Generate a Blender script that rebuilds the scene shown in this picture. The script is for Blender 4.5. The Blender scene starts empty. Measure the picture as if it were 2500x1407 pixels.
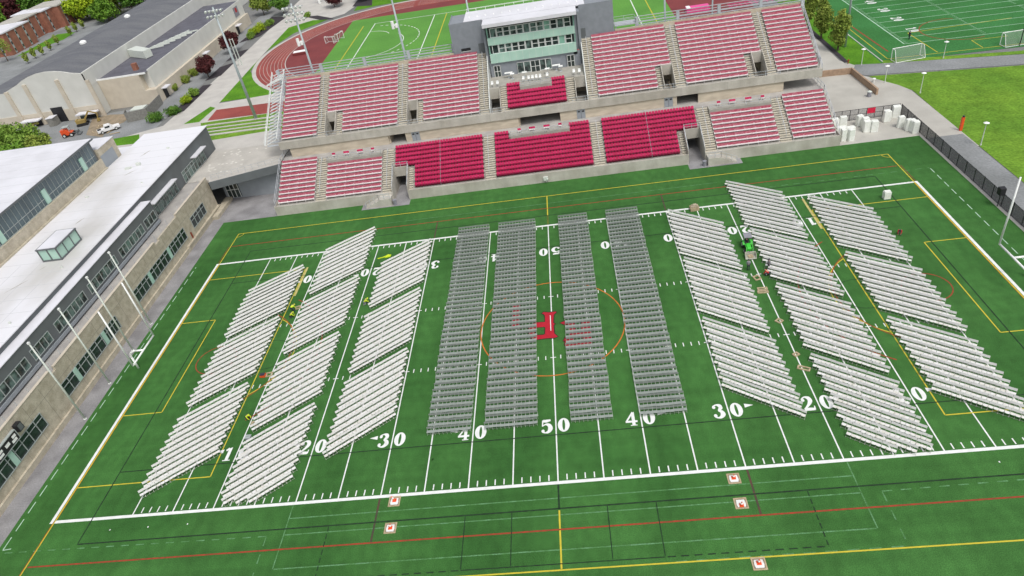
import bpy, bmesh, math, random
import numpy as np
from mathutils import Vector, Matrix, noise
R = math.radians
C = bpy.context.scene.collection
sc = bpy.context.scene

# ---------------------------------------------------------------- camera
cam_d = bpy.data.cameras.new("camera"); cam = bpy.data.objects.new("camera", cam_d); C.objects.link(cam)
cam.location = (4.869, -68.275, 56.376)
cam.rotation_euler = (0.9365, 0.151, 0.0217)
cam_d.sensor_width = 36.0; cam_d.lens = 1681.344 / 2500 * 36.0
cam_d.clip_start = 0.5; cam_d.clip_end = 3000
sc.camera = cam
# ---------------------------------------------------------------- light: bright overcast
SUN_EL, SUN_AZ = R(60), R(150)          # azimuth measured clockwise from +Y
w = bpy.data.worlds.new("World"); sc.world = w; w.use_nodes = True
nt = w.node_tree; bg = nt.nodes["Background"]
sky = nt.nodes.new("ShaderNodeTexSky"); sky.sky_type = 'NISHITA'; sky.sun_disc = False
sky.sun_elevation = SUN_EL; sky.sun_rotation = SUN_AZ
sky.dust_density = 4.0; sky.air_density = 1.2; sky.ozone_density = 1.0
hs = nt.nodes.new("ShaderNodeHueSaturation"); hs.inputs['Saturation'].default_value = 0.35
nt.links.new(sky.outputs[0], hs.inputs['Color']); nt.links.new(hs.outputs[0], bg.inputs[0])
bg.inputs[1].default_value = 0.13
sl = bpy.data.lights.new("sun", 'SUN'); sl.energy = 1.2; sl.angle = R(16); sl.color = (1.0, 0.97, 0.93)
so = bpy.data.objects.new("sun", sl); C.objects.link(so)
d = Vector((math.sin(SUN_AZ)*math.cos(SUN_EL), math.cos(SUN_AZ)*math.cos(SUN_EL), math.sin(SUN_EL)))
so.rotation_euler = d.to_track_quat('Z', 'Y').to_euler()
sc.view_settings.view_transform = 'Standard'; sc.view_settings.look = 'None'
sc.view_settings.exposure = 0.22; sc.view_settings.gamma = 1

# ---------------------------------------------------------------- materials
def mat(name, col, rough=0.7, var=0.0, scale=3.0, col2=None, bump=0.0, metal=0.0, spec=None, detail=4.0, stretch=None, fine=0.0, fscale=60.0, lo=0.35, hi=0.65, band=None):
    m = bpy.data.materials.new(name); m.use_nodes = True
    n = m.node_tree.nodes; l = m.node_tree.links; b = n["Principled BSDF"]
    b.inputs['Roughness'].default_value = rough; b.inputs['Metallic'].default_value = metal
    if spec is not None: b.inputs['Specular IOR Level'].default_value = spec
    geo = n.new('ShaderNodeNewGeometry'); vec = geo.outputs['Position']
    if stretch:
        mp = n.new('ShaderNodeMapping'); mp.inputs['Scale'].default_value = stretch
        l.new(vec, mp.inputs[0]); vec = mp.outputs[0]
    no = n.new('ShaderNodeTexNoise'); no.inputs['Scale'].default_value = scale; no.inputs['Detail'].default_value = detail
    l.new(vec, no.inputs['Vector'])
    c2 = col2 if col2 else tuple(max(0, c*(1-var)) for c in col)
    c1 = col if col2 else tuple(min(1, c*(1+var)) for c in col)
    rp = n.new('ShaderNodeValToRGB'); rp.color_ramp.elements[0].position = lo; rp.color_ramp.elements[1].position = hi
    rp.color_ramp.elements[0].color = (*c2, 1); rp.color_ramp.elements[1].color = (*c1, 1)
    l.new(no.outputs[0], rp.inputs[0]); out = rp.outputs[0]
    if fine > 0:
        f = n.new('ShaderNodeTexNoise'); f.inputs['Scale'].default_value = fscale; f.inputs['Detail'].default_value = 2
        l.new(geo.outputs['Position'], f.inputs['Vector'])
        mr = n.new('ShaderNodeMapRange'); mr.inputs[1].default_value = .3; mr.inputs[2].default_value = .7
        mr.inputs[3].default_value = 1-fine; mr.inputs[4].default_value = 1+fine
        l.new(f.outputs[0], mr.inputs[0])
        mx = n.new('ShaderNodeVectorMath'); mx.operation = 'SCALE'
        l.new(out, mx.inputs[0]); l.new(mr.outputs[0], mx.inputs['Scale']); out = mx.outputs[0]
    if band:
        for ms, am in band:
            mp2 = n.new('ShaderNodeMapping'); mp2.inputs['Scale'].default_value = ms; l.new(geo.outputs['Position'], mp2.inputs[0])
            f2 = n.new('ShaderNodeTexNoise'); f2.inputs['Scale'].default_value = 1; f2.inputs['Detail'].default_value = 3; l.new(mp2.outputs[0], f2.inputs['Vector'])
            m2 = n.new('ShaderNodeMapRange'); m2.inputs[1].default_value = .35; m2.inputs[2].default_value = .65; m2.inputs[3].default_value = 1-am; m2.inputs[4].default_value = 1+am
            l.new(f2.outputs[0], m2.inputs[0]); x2 = n.new('ShaderNodeVectorMath'); x2.operation = 'SCALE'; l.new(out, x2.inputs[0]); l.new(m2.outputs[0], x2.inputs['Scale']); out = x2.outputs[0]
    l.new(out, b.inputs['Base Color'])
    if bump > 0:
        bp = n.new('ShaderNodeBump'); bp.inputs['Strength'].default_value = bump; bp.inputs['Distance'].default_value = 0.05
        l.new(no.outputs[0], bp.inputs['Height']); l.new(bp.outputs[0], b.inputs['Normal'])
    return m
M = {}
M['turf'] = mat('turf', (.052,.155,.036), .85, scale=.07, col2=(.036,.118,.026), detail=9, fine=.30, fscale=11, spec=.15, band=(((.22,.012,1),.10),((.012,.9,1),.07),((1.1,.6,1),.10)))
M['turf_pale'] = mat('turf_pale', (.115,.30,.052), .85, scale=.1, col2=(.095,.255,.045), detail=6, fine=.15, fscale=3, spec=.2)
M['turf_two'] = mat('turf_two', (.045,.19,.05), .85, scale=.12, col2=(.035,.15,.035), detail=6, fine=.25, fscale=3, spec=.2)
M['lawn'] = mat('lawn', (.15,.275,.03), .9, scale=.09, col2=(.105,.22,.025), detail=9, fine=.25, fscale=2.5, spec=.1, band=(((.35,.05,1),.08),((.6,.6,1),.12)))
M['lawn_dark'] = mat('lawn_dark', (.11,.27,.02), .9, scale=.25, col2=(.07,.19,.015), detail=8, fine=.3, fscale=3, spec=.1)
M['ground'] = mat('ground', (.20,.20,.195), .95, scale=.05, col2=(.15,.155,.15), detail=8, fine=.12, fscale=2)
M['asphalt'] = mat('asphalt', (.27,.28,.285), .95, scale=.12, col2=(.19,.20,.20), detail=9, fine=.15, fscale=3)
M['walk_grey'] = mat('walk_grey', (.30,.295,.30), .95, scale=.35, col2=(.205,.20,.205), detail=9, fine=.15, fscale=6)
M['concrete'] = mat('concrete', (.52,.495,.44), .9, scale=.35, col2=(.40,.375,.32), detail=10, fine=.08, fscale=8, band=(((.9,.9,.12),.06),))
M['pad'] = mat('pad', (.47,.455,.41), .9, scale=.25, col2=(.40,.385,.345), detail=9, fine=.06, fscale=6)
M['path'] = mat('path', (.52,.50,.46), .9, scale=.3, col2=(.45,.43,.40), detail=8, fine=.08, fscale=5)
M['tan_wall'] = mat('tan_wall', (.58,.51,.40), .9, scale=.5, col2=(.46,.40,.31), detail=10, stretch=(1,1,3), band=(((.2,.2,1.6),.07),))
M['stone'] = mat('stone', (.52,.47,.37), .92, scale=1.2, col2=(.40,.355,.27), detail=10, fine=.15, fscale=9, bump=.15)
M['brown_wall'] = mat('brown_wall', (.36,.25,.17), .9, var=.15, scale=1.5)
M['deck'] = mat('deck', (.40,.385,.34), .9, scale=.9, col2=(.33,.315,.28), detail=8)
M['step'] = mat('step', (.56,.52,.42), .9, scale=2, col2=(.48,.44,.35), detail=6)
M['step_dark'] = mat('step_dark', (.20,.19,.165), .9, var=.1)
M['white_bench'] = mat('white_bench', (.74,.71,.70), .45, var=.05, scale=2)
M['red_bench'] = mat('red_bench', (.34,.022,.06), .6, scale=2.6, col2=(.40,.12,.16), detail=10, lo=.42, hi=.66, stretch=(1,2,2))
M['red_seat'] = mat('red_seat', (.62,.022,.125), .34, scale=1.6, col2=(.50,.014,.085), detail=5)
M['red_seat_shade'] = mat('red_seat_shade', (.16,.004,.028), .5, var=.1)  # darker copy of the seat red: shadow below the backs put into colour
M['rail'] = mat('rail', (.50,.53,.56), .5, var=.06, metal=.2)
M['white_paint'] = mat('white_paint', (.86,.87,.85), .7, var=.04, scale=1.2)
M['line_white'] = mat('line_white', (.80,.81,.80), .8, scale=1.3, col2=(.70,.72,.69), detail=8)
M['line_yellow'] = mat('line_yellow', (.62,.50,.035), .8, scale=1.5, col2=(.50,.42,.03), detail=6)
M['line_red'] = mat('line_red', (.36,.04,.015), .8, scale=2.5, col2=(.20,.05,.015), detail=8)
M['line_orange'] = mat('line_orange', (.62,.17,.02), .8, scale=1.5, col2=(.42,.13,.02), detail=6)
M['line_black'] = mat('line_black', (.006,.016,.008), .9, scale=2, col2=(.012,.05,.012), detail=6)
M['line_faint'] = mat('line_faint', (.105,.25,.11), .85, scale=1.2, col2=(.06,.18,.05), detail=10, fine=.4, fscale=9, lo=.4, hi=.6)
M['line_brown'] = mat('line_brown', (.10,.045,.03), .85, scale=1.5, col2=(.05,.05,.03), detail=8)
M['logo_red'] = mat('logo_red', (.42,.004,.02), .8, var=.08, scale=2)
M['logo_black'] = mat('logo_black', (.02,.012,.01), .9, var=.1)
M['chair_white'] = mat('chair_white', (.74,.735,.72), .5, scale=2.2, col2=(.65,.63,.57), detail=2, spec=.4, lo=.38, hi=.55)
M['chair_white_back'] = mat('chair_white_back', (.69,.69,.675), .5, scale=1.2, col2=(.62,.62,.60), detail=3, spec=.4)
M['chair_leg'] = mat('chair_leg', (.42,.42,.38), .5, var=.05)
M['chair_grey'] = mat('chair_grey', (.325,.365,.34), .45, scale=1.8, col2=(.265,.30,.275), detail=3, spec=.5)
M['chair_grey_back'] = mat('chair_grey_back', (.245,.27,.25), .45, scale=1.5, col2=(.21,.23,.215), detail=3)
M['chair_grey_leg'] = mat('chair_grey_leg', (.38,.43,.36), .5, var=.05)
M['roof_white'] = mat('roof_white', (.74,.74,.77), .6, scale=.09, col2=(.54,.53,.51), detail=10, lo=.30, hi=.52, stretch=(1,.45,1))
M['roof_plain'] = mat('roof_plain', (.72,.72,.76), .6, scale=.25, col2=(.63,.63,.66), detail=8)
M['roof_grey'] = mat('roof_grey', (.15,.155,.165), .9, scale=.35, col2=(.115,.12,.135), detail=8, fine=.15, fscale=3, stretch=(.25,1.2,1))
M['roof_dark'] = mat('roof_dark', (.125,.125,.15), .9, scale=.4, col2=(.09,.09,.11), detail=8, fine=.15, fscale=3)
M['dark_clad'] = mat('dark_clad', (.135,.15,.155), .7, scale=.5, col2=(.115,.127,.132), detail=5)
M['mid_clad'] = mat('mid_clad', (.30,.33,.355), .7, scale=.6, col2=(.27,.295,.32), detail=5)
M['terrace'] = mat('terrace', (.43,.41,.38), .9, scale=.5, col2=(.33,.315,.30), detail=9, fine=.06, fscale=6)
M['press_clad'] = mat('press_clad', (.255,.275,.305), .75, scale=1.2, col2=(.225,.245,.27), detail=6)
M['green_band'] = mat('green_band', (.44,.64,.54), .35, scale=.5, col2=(.38,.58,.49), detail=4)
M['green_glass'] = mat('green_glass', (.22,.42,.33), .12, var=.15, scale=.8, spec=.8)
M['dark_glass'] = mat('dark_glass', (.035,.055,.05), .12, scale=.7, col2=(.012,.018,.02), detail=5, spec=.7)
M['glass_mid'] = mat('glass_mid', (.13,.20,.18), .12, scale=.9, col2=(.02,.03,.03), detail=6, spec=.7, lo=.4, hi=.6)
M['clere_glass'] = mat('clere_glass', (.085,.13,.145), .15, scale=.3, col2=(.055,.085,.10), detail=6, spec=.6)
M['frame_grey'] = mat('frame_grey', (.36,.40,.39), .5, var=.05)
M['frame_white'] = mat('frame_white', (.66,.68,.66), .5, var=.04)
M['black'] = mat('black', (.015,.015,.018), .6, var=.1)
M['dark_fence'] = mat('dark_fence', (.03,.03,.033), .6, var=.1)
M['track'] = mat('track', (.31,.065,.052), .9, scale=.2, col2=(.24,.048,.04), detail=8, fine=.12, fscale=3)
M['track_dark'] = mat('track_dark', (.21,.038,.038), .9, scale=.2, col2=(.17,.03,.032), detail=8, fine=.12, fscale=3)
M['mulch'] = mat('mulch', (.035,.028,.035), .95, var=.25, scale=1.5)
M['brick'] = mat('brick', (.33,.135,.085), .9, scale=.8, col2=(.24,.10,.065), detail=9, fine=.15, fscale=6)
M['gym_white'] = mat('gym_white', (.66,.66,.62), .8, scale=.3, col2=(.60,.60,.56), detail=6)
M['gym_tan'] = mat('gym_tan', (.60,.54,.44), .85, scale=.5, col2=(.53,.47,.38), detail=7)
M['trunk'] = mat('trunk', (.10,.075,.05), .95, var=.3, scale=4)
def leafmat(name, c, c2, sc_=.8):
    m = mat(name, c, .75, scale=sc_, col2=c2, detail=6, spec=.2, lo=.38, hi=.62); return m
M['leaf'] = leafmat('leaf', (.17,.31,.035), (.085,.19,.02))
M['leaf_dark'] = leafmat('leaf_dark', (.13,.26,.035), (.055,.14,.02))
M['leaf_lime'] = leafmat('leaf_lime', (.34,.44,.02), (.20,.32,.015), .4)
M['leaf_olive'] = leafmat('leaf_olive', (.30,.37,.07), (.16,.23,.035))
M['leaf_red'] = leafmat('leaf_red', (.11,.03,.03), (.05,.014,.016))
M['leaf_bush'] = leafmat('leaf_bush', (.24,.37,.06), (.13,.24,.035))
M['skin'] = mat('skin', (.45,.26,.17), .6, var=.05)
M['hivis'] = mat('hivis', (.62,.78,.02), .6, var=.08)
M['cloth_dark'] = mat('cloth_dark', (.03,.035,.05), .9, var=.2)
M['cloth_grey'] = mat('cloth_grey', (.25,.25,.28), .9, var=.1)
M['cloth_red'] = mat('cloth_red', (.45,.02,.02), .8, var=.1)
M['orange'] = mat('orange', (.75,.09,.02), .5, var=.08)
M['wood'] = mat('wood', (.50,.40,.26), .85, scale=3, col2=(.36,.28,.17), detail=5)
M['sand'] = mat('sand', (.45,.39,.28), .95, scale=3, col2=(.28,.23,.16), detail=8)
M['tractor_green'] = mat('tractor_green', (.06,.55,.05), .4, var=.06)
M['yellow_machine'] = mat('yellow_machine', (.32,.24,.08), .6, scale=2, col2=(.30,.21,.06), detail=5)
M['bucket'] = mat('bucket', (.42,.42,.35), .6, var=.12)
M['rubber'] = mat('rubber', (.02,.02,.02), .9, var=.2)
M['car_white'] = mat('car_white', (.80,.80,.80), .3, var=.02)
M['car_yellow'] = mat('car_yellow', (.55,.50,.12), .35, var=.05)
M['wrap'] = mat('wrap', (.85,.86,.82), .35, scale=3, col2=(.75,.77,.70), detail=7, bump=.3)
M['wood_fence'] = mat('wood_fence', (.22,.215,.195), .9, var=.15, scale=2)
M['pole'] = mat('pole', (.40,.46,.47), .5, var=.05, metal=.1)
M['paver'] = mat('paver', (.66,.64,.58), .8, var=.05)
M['walk_roof'] = mat('walk_roof', (.50,.475,.43), .9, scale=.4, col2=(.42,.40,.36), detail=9, fine=.06, fscale=6)
M['mech'] = mat('mech', (.62,.66,.60), .5, var=.05)
M['banner_red'] = mat('banner_red', (.62,.01,.05), .6, var=.05)
M['pink'] = mat('pink', (.75,.08,.30), .6, var=.1)
def screenmat(name, col, alpha):
    m = bpy.data.materials.new(name); m.use_nodes = True
    n = m.node_tree.nodes; l = m.node_tree.links; b = n["Principled BSDF"]
    b.inputs['Base Color'].default_value = (*col, 1); b.inputs['Roughness'].default_value = .8
    tr = n.new('ShaderNodeBsdfTransparent'); mx = n.new('ShaderNodeMixShader')
    no = n.new('ShaderNodeTexNoise'); no.inputs['Scale'].default_value = .35
    mr = n.new('ShaderNodeMapRange'); mr.inputs[3].default_value = alpha-.12; mr.inputs[4].default_value = alpha+.12
    l.new(no.outputs[0], mr.inputs[0]); l.new(mr.outputs[0], mx.inputs[0])
    l.new(tr.outputs[0], mx.inputs[1]); l.new(b.outputs[0], mx.inputs[2]); l.new(mx.outputs[0], n["Material Output"].inputs[0])
    return m
M['screen'] = screenmat('screen', (.10,.10,.105), .62)
M['screen_light'] = screenmat('screen_light', (.35,.34,.33), .45)
M['net'] = screenmat('net', (.45,.48,.45), .25)

# ---------------------------------------------------------------- mesh building
class MB:
    def __init__(s): s.v = []; s.f = []; s.m = []
    def add(s, vs, fs, m=0):
        o = len(s.v); s.v += [tuple(map(float, p)) for p in vs]
        for f in fs: s.f.append(tuple(i+o for i in f)); s.m.append(m)
    def box(s, x0, x1, y0, y1, z0, z1, m=0):
        s.add([(x0,y0,z0),(x1,y0,z0),(x1,y1,z0),(x0,y1,z0),(x0,y0,z1),(x1,y0,z1),(x1,y1,z1),(x0,y1,z1)],
              [(0,3,2,1),(4,5,6,7),(0,1,5,4),(1,2,6,5),(2,3,7,6),(3,0,4,7)], m)
    def prism(s, poly, z0, z1, m=0):                       # poly in plan, counter-clockwise
        n = len(poly)
        s.add([(x,y,z0) for x,y in poly]+[(x,y,z1) for x,y in poly],
              [tuple(range(n-1,-1,-1)), tuple(range(n,2*n))]+[(i,(i+1)%n,n+(i+1)%n,n+i) for i in range(n)], m)
    def prof_x(s, prof, x0, x1, m=0):                      # profile in (y,z), extruded along x
        n = len(prof)
        s.add([(x0,y,z) for y,z in prof]+[(x1,y,z) for y,z in prof],
              [tuple(range(n)), tuple(range(2*n-1,n-1,-1))]+[(i,n+i,n+(i+1)%n,(i+1)%n) for i in range(n)], m)
    def prof_y(s, prof, y0, y1, m=0):                      # profile in (x,z), extruded along y
        n = len(prof)
        s.add([(x,y0,z) for x,z in prof]+[(x,y1,z) for x,z in prof],
              [tuple(range(n)), tuple(range(2*n-1,n-1,-1))]+[(i,n+i,n+(i+1)%n,(i+1)%n) for i in range(n)], m)
    def tube(s, p, q, r, n=6, m=0, r2=None):
        p = Vector(p); q = Vector(q); d = (q-p)
        if d.length < 1e-6: return
        d.normalize(); a = d.orthogonal().normalized(); b = d.cross(a); r2 = r if r2 is None else r2
        A = [p+(a*math.cos(2*math.pi*i/n)+b*math.sin(2*math.pi*i/n))*r for i in range(n)]
        B = [q+(a*math.cos(2*math.pi*i/n)+b*math.sin(2*math.pi*i/n))*r2 for i in range(n)]
        s.add(A+B, [(i,(i+1)%n,n+(i+1)%n,n+i) for i in range(n)]+[tuple(range(n-1,-1,-1)), tuple(range(n,2*n))], m)
    def path(s, pts, r, n=6, m=0):
        for a, b in zip(pts, pts[1:]): s.tube(a, b, r, n, m)
    def beam(s, p, q, wd, h, m=0):                         # bar with level cross-section
        p = Vector(p); q = Vector(q); d = (q-p).normalized()
        side = d.cross(Vector((0,0,1)))
        side = side.normalized() if side.length > 1e-4 else Vector((1,0,0))
        up = side.cross(d).normalized(); a = side*wd/2; b = up*h/2
        vs = [c+x+y for c in (p,q) for x,y in ((-a,-b),(a,-b),(a,b),(-a,b))]
        s.add(vs, [(0,1,2,3),(7,6,5,4),(0,4,5,1),(1,5,6,2),(2,6,7,3),(3,7,4,0)], m)
    def quad(s, a, b, c, d, m=0): s.add([a,b,c,d], [(0,1,2,3)], m)
    def build(s, name, mats, parent=None, smooth=False):
        me = bpy.data.meshes.new(name); me.from_pydata(s.v, [], s.f)
        if not isinstance(mats, (list, tuple)): mats = [mats]
        for k in mats: me.materials.append(M[k] if isinstance(k, str) else k)
        if len(mats) > 1: me.polygons.foreach_set('material_index', s.m)
        if smooth: me.polygons.foreach_set('use_smooth', [True]*len(s.f))
        me.update()
        o = bpy.data.objects.new(name, me); C.objects.link(o)
        if parent: o.parent = parent
        return o
def tag(o, label=None, cat=None, group=None, kind=None):
    if label: o['label'] = label
    if cat: o['category'] = cat
    if group: o['group'] = group
    if kind: o['kind'] = kind
    return o
def empty(name, loc=(0,0,0), rz=0, label=None, cat=None, group=None):
    o = bpy.data.objects.new(name, None); C.objects.link(o); o.location = loc; o.rotation_euler = (0,0,rz)
    o.empty_display_size = .3
    return tag(o, label, cat, group)
def dup(root, loc, rz=None, label=None, group=None):
    r = root.copy(); C.objects.link(r); r.location = loc
    if rz is not None: r.rotation_euler = (0,0,rz)
    if label: r['label'] = label
    if group: r['group'] = group
    for ch in kids[root.name] if root.name in kids else root.children:
        c = ch.copy(); C.objects.link(c); c.parent = r
        for g in kids[ch.name] if ch.name in kids else ch.children:
            e = g.copy(); C.objects.link(e); e.parent = c
    return r
kids = {}
def fix_kids(root):
    kids[root.name] = list(root.children)
    for c in root.children: kids[c.name] = list(c.children)
def sheet(name, poly, z, m, kind='structure'):
    b = MB(); n = len(poly)
    ar = sum(poly[i][0]*poly[(i+1)%n][1]-poly[(i+1)%n][0]*poly[i][1] for i in range(n))
    p = poly if ar > 0 else poly[::-1]
    b.add([(x,y,z) for x,y in p], [tuple(range(n))]); o = b.build(name, m); return tag(o, kind=kind)
def rect(x0,x1,y0,y1): return [(x0,y0),(x1,y0),(x1,y1),(x0,y1)]
def arcpts(cx,cy,r,a0,a1,n=24): return [(cx+r*math.cos(R(a0+(a1-a0)*i/n)), cy+r*math.sin(R(a0+(a1-a0)*i/n))) for i in range(n+1)]
ORD = ['first','second','third','fourth','fifth','sixth','seventh','eighth','ninth','tenth','eleventh','twelfth','thirteenth','fourteenth','fifteenth','sixteenth','seventeenth','eighteenth','nineteenth','twentieth']

# ================================================================ GROUND
sheet('ground', rect(-700,500,-300,900), -.06, 'ground')
sheet('turf', rect(-59.4,61.9,-75,38.9), 0, 'turf')
sheet('sidewalk', rect(-62.3,-59.4,-75,48.5), .0, 'walk_grey')
sheet('entrance_pavement', rect(-59.4,-48.9,38.9,48.5), .0, 'walk_grey')
sheet('stadium_pavement', [(48.9,38.9),(61.9,38.9),(61.9,33),(68.0,33),(68.0,57),(67,60),(63.5,66),(61.9,68.6),(64,72),(61.9,76),(62.2,100),(60,100),(59.2,79),(57.2,74),(48.9,74)], .0, 'pad')
sheet('east_lawn', [(68.0,-75),(68.0,45),(68.2,57),(65,61),(64,66),(90,61.4),(240,54),(240,-75)], -.01, 'lawn')
sheet('east_walk', [(61.9,-75),(61.9,37.7),(67.8,37.7),(67.8,-75)], .004, 'asphalt')
sheet('north_road', [(62,68.9),(63.5,66.6),(90,61.8),(240,55),(240,60.5),(92.5,66.5),(68,71.6),(63.8,72.8)], .008, 'asphalt')
sheet('tree_lawn', [(62.3,73),(68.6,71.6),(68.6,135),(62.3,135)], -.012, 'lawn_dark')
sheet('planting_bed', [(62.3,74.5),(63.3,74.5),(63.3,120),(62.3,120)], .0, 'mulch')
sheet('far_lawn_strip', [(68.6,71.5),(92.5,66.6),(160,63),(160,64.5),(92.5,68.4),(69.4,73)], .012, 'lawn')
sheet('second_field', [(68.6,71.8),(240,62),(240,170),(68.6,170)], -.008, 'turf_two')
# west and north grounds
sheet('campus_lawn', [(-88,107),(-71,107),(-70,111),(-78.5,117),(-86,131),(-87.5,148),(-83,167),(-74,178.5),(-82,187),(-88,180)], -.02, 'lawn_dark')
sheet('long_path', [(-97,93.5),(-86,93.5),(-87,135),(-87.5,176),(-80,181),(-75,179),(-69,183),(-66,196),(-70,230),(-95,230),(-95,150)], -.012, 'path')
sheet('north_lawn', [(-66,185),(-58,187.5),(-41.8,188.5),(60,188.5),(60,230),(-66,230)], -.02, 'lawn_dark')
sheet('mulch_bed', [(-98.6,101),(-95.2,104),(-95.2,124),(-98,124)], .0, 'mulch')
sheet('mulch_bed', [(-99,128),(-95.2,131),(-95.2,143),(-99,140)], .0, 'mulch')
sheet('mulch_bed', [(-99,145),(-95.2,148),(-95.2,156),(-99,154)], .0, 'mulch')
sheet('mulch_bed', [(-102,165),(-96,170),(-93,192),(-100,196)], .0, 'mulch')
sheet('mulch_bed', [(-86,187.5),(-80,187),(-73,180),(-71.5,178),(-77,179.5),(-83,186)], .004, 'mulch')
sheet('mulch_bed', [(-68,192),(-60,189),(-62,200),(-68,204)], .004, 'mulch')
sheet('parking_lot', [(-105.8,60),(-98.6,94),(-98.6,124),(-100,200),(-106,200),(-106,113),(-150,108),(-165,80),(-150,55)], -.03, 'asphalt')
sheet('gym_path',[(-112,88),(-97,95),(-92,93.5),(-90,86),(-100,80)],-.02,'path')
sheet('west_parking_lot', [(-156,110),(-156,215),(-170,240),(-215,240),(-230,190),(-235,120),(-200,90)], -.03, 'asphalt')
sheet('west_lawn', [(-160,60),(-156,90),(-200,95),(-240,130),(-240,60)], -.03, 'lawn')
sheet('brick_lawn', [(-205,196),(-195,214),(-196,225),(-205,226)], -.02, 'lawn_dark')
# running track and inner field
cx, cy, ro, ri = -42.0, 142.7, 43.8, 35.2
oval = arcpts(cx,cy,ro+1.2,90,270,40) + arcpts(12.5,cy,ro+1.2,-90,90,40)
sheet('track_border', oval, -.004, 'path')
oval = arcpts(cx,cy,ro,90,270,48) + arcpts(12.5,cy,ro,-90,90,48)
sheet('running_track', oval, .004, 'track')
oval = arcpts(cx,cy,ri,90,270,48) + arcpts(12.5,cy,ri,-90,90,48)
sheet('track_infield', oval, .012, 'track_dark')
sheet('inner_field', [(-63.2,110),(36.0,110),(36.0,138.5),(33,171.2),(-63.2,171.2)], .020, 'turf_pale')
sheet('apron_border', [(-96,90),(-47,87),(-47,111),(-71,107.5),(-88,106)], -.008, 'path')
sheet('lawn_wedge', [(-91,94),(-86.8,94),(-86,103),(-88,104.5)], .0, 'lawn_dark')
sheet('track_apron', rect(36.05,56,108,160), .024, 'track_dark')
sheet('track_runway', [(-84.6,94),(-66,93.2),(-48,93),(-48,100),(-85,101.2)], .012, 'track')
lm = MB()
def fl(b, p, q, wd, z):
    p = Vector((*p,0)); q = Vector((*q,0)); d = (q-p); L = d.length
    if L < 1e-5: return
    d /= L; n = Vector((-d.y, d.x, 0))*wd/2
    b.add([(a.x,a.y,z) for a in (p-n, q-n, q+n, p+n)], [(0,1,2,3)])
def farc(b, cx, cy, r, a0, a1, wd, z, n=40, dash=None):
    vs = []
    for i in range(n+1):
        a = R(a0+(a1-a0)*i/n)
        vs += [(cx+(r-wd/2)*math.cos(a), cy+(r-wd/2)*math.sin(a), z), (cx+(r+wd/2)*math.cos(a), cy+(r+wd/2)*math.sin(a), z)]
    fs = [(2*i,2*i+1,2*i+3,2*i+2) for i in range(n) if not dash or i % 2 == 0]
    b.add(vs, fs)
def dashl(b, p, q, wd, z, on, off):
    p = Vector(p); q = Vector(q); L = (q-p).length; u = (q-p)/L; t = 0
    while t < L:
        e = min(t+on, L); fl(b, p+u*t, p+u*e, wd, z); t += on+off
for k in range(1,8):
    r = ri+k*1.075
    farc(lm, cx, cy, r, 92, 268, .10, .018, 60)
    fl(lm, (cx, cy+r), (12.5, cy+r), .10, .018)
farc(lm, cx, cy, ri, 92, 268, .25, .022, 60)
tl = lm.build('track_lane_lines', 'path'); tag(tl, kind='structure')
lm = MB(); z = .028
fl(lm,(-54,118),(-54,163),.25,z); fl(lm,(-54.2,163.1),(33,162.2),.25,z); fl(lm,(-34,112),(-34,162.9),.25,z)
fl(lm,(27,112),(26.7,162),.25,z)
farc(lm,-54,146.5,7.5,20,90,.2,z); farc(lm,-54,139.5,13,-72,38,.2,z); farc(lm,-54,142,17.5,-50,85,.3,z,44,True)
o = lm.build('inner_field_lines', 'line_white'); tag(o, kind='structure')
lm = MB(); fl(lm,(-57.7,120),(-57.7,162),.25,z); fl(lm,(-30,112),(-30,162.4),.25,z); fl(lm,(31,112),(30.7,162),.25,z)
o = lm.build('inner_field_yellow_lines', 'line_yellow'); tag(o, kind='structure')

# ================================================================ FOOTBALL MARKINGS
Y = .9144; HW = 24.384
wb = MB(); z = .006
SW = .36
wb.box(-54.864-SW, 54.864+SW, HW, HW+SW, .001, z); wb.box(-54.864-SW, 54.864+SW, -HW-SW, -HW, .001, z)
wb.box(-54.864-SW, -54.864, -HW, HW, .001, z); wb.box(54.864, 54.864+SW, -HW, HW, .001, z)
for k in range(-10, 11):
    x = k*4.572
    fl(wb, (x,-HW), (x,HW), .135, z)
    for s in (1,-1):
        fl(wb, (x-.35, s*6.1), (x+.35, s*6.1), .11, z+.004)
for k in range(-49, 50):
    if k % 5 == 0: continue
    x = k*Y
    for s in (1,-1):
        fl(wb, (x, s*(HW-.12)), (x, s*(HW-.82)), .12, z)
        fl(wb, (x, s*5.75), (x, s*6.4), .11, z)
for s in (1,-1): fl(wb, (s*41.15,-.5), (s*41.15,.5), .11, z)
for x in (-47.5,-43.2,-38.8,40.5,45,49.5):
    fl(wb, (x,-26.1), (x+.12,-26.1), .16, z)
tag(wb.build('white_field_lines', 'line_white'), kind='structure')
yb = MB(); z = .012
for s in (1,-1):
    fl(yb,(s*54.72,-34),(s*54.72,34),.13,z)
    fl(yb,(s*38.6,-20.1),(s*38.6,20.1),.13,z)
    for t in (1,-1):
        fl(yb,(s*38.6,t*20.1),(s*54.66,t*20.1),.13,z); fl(yb,(s*49.4,t*9.15),(s*54.66,t*9.15),.13,z)
        farc(yb, s*54.72, t*33.9, 1.0, *( (180,270) if (s,t)==(1,1) else (90,180) if (s,t)==(1,-1) else (270,360) if (s,t)==(-1,1) else (0,90)), .1, z+.002, 8)
    fl(yb,(s*49.4,-9.15),(s*49.4,9.15),.13,z)
    a = math.degrees(math.acos(5.26/9.15))
    farc(yb, s*43.86, 0, 9.15, (180-a if s>0 else -a), (180+a if s>0 else a), .13, z, 24)
    fl(yb,(-54.66,s*34),(54.66,s*34),.14,z)
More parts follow.
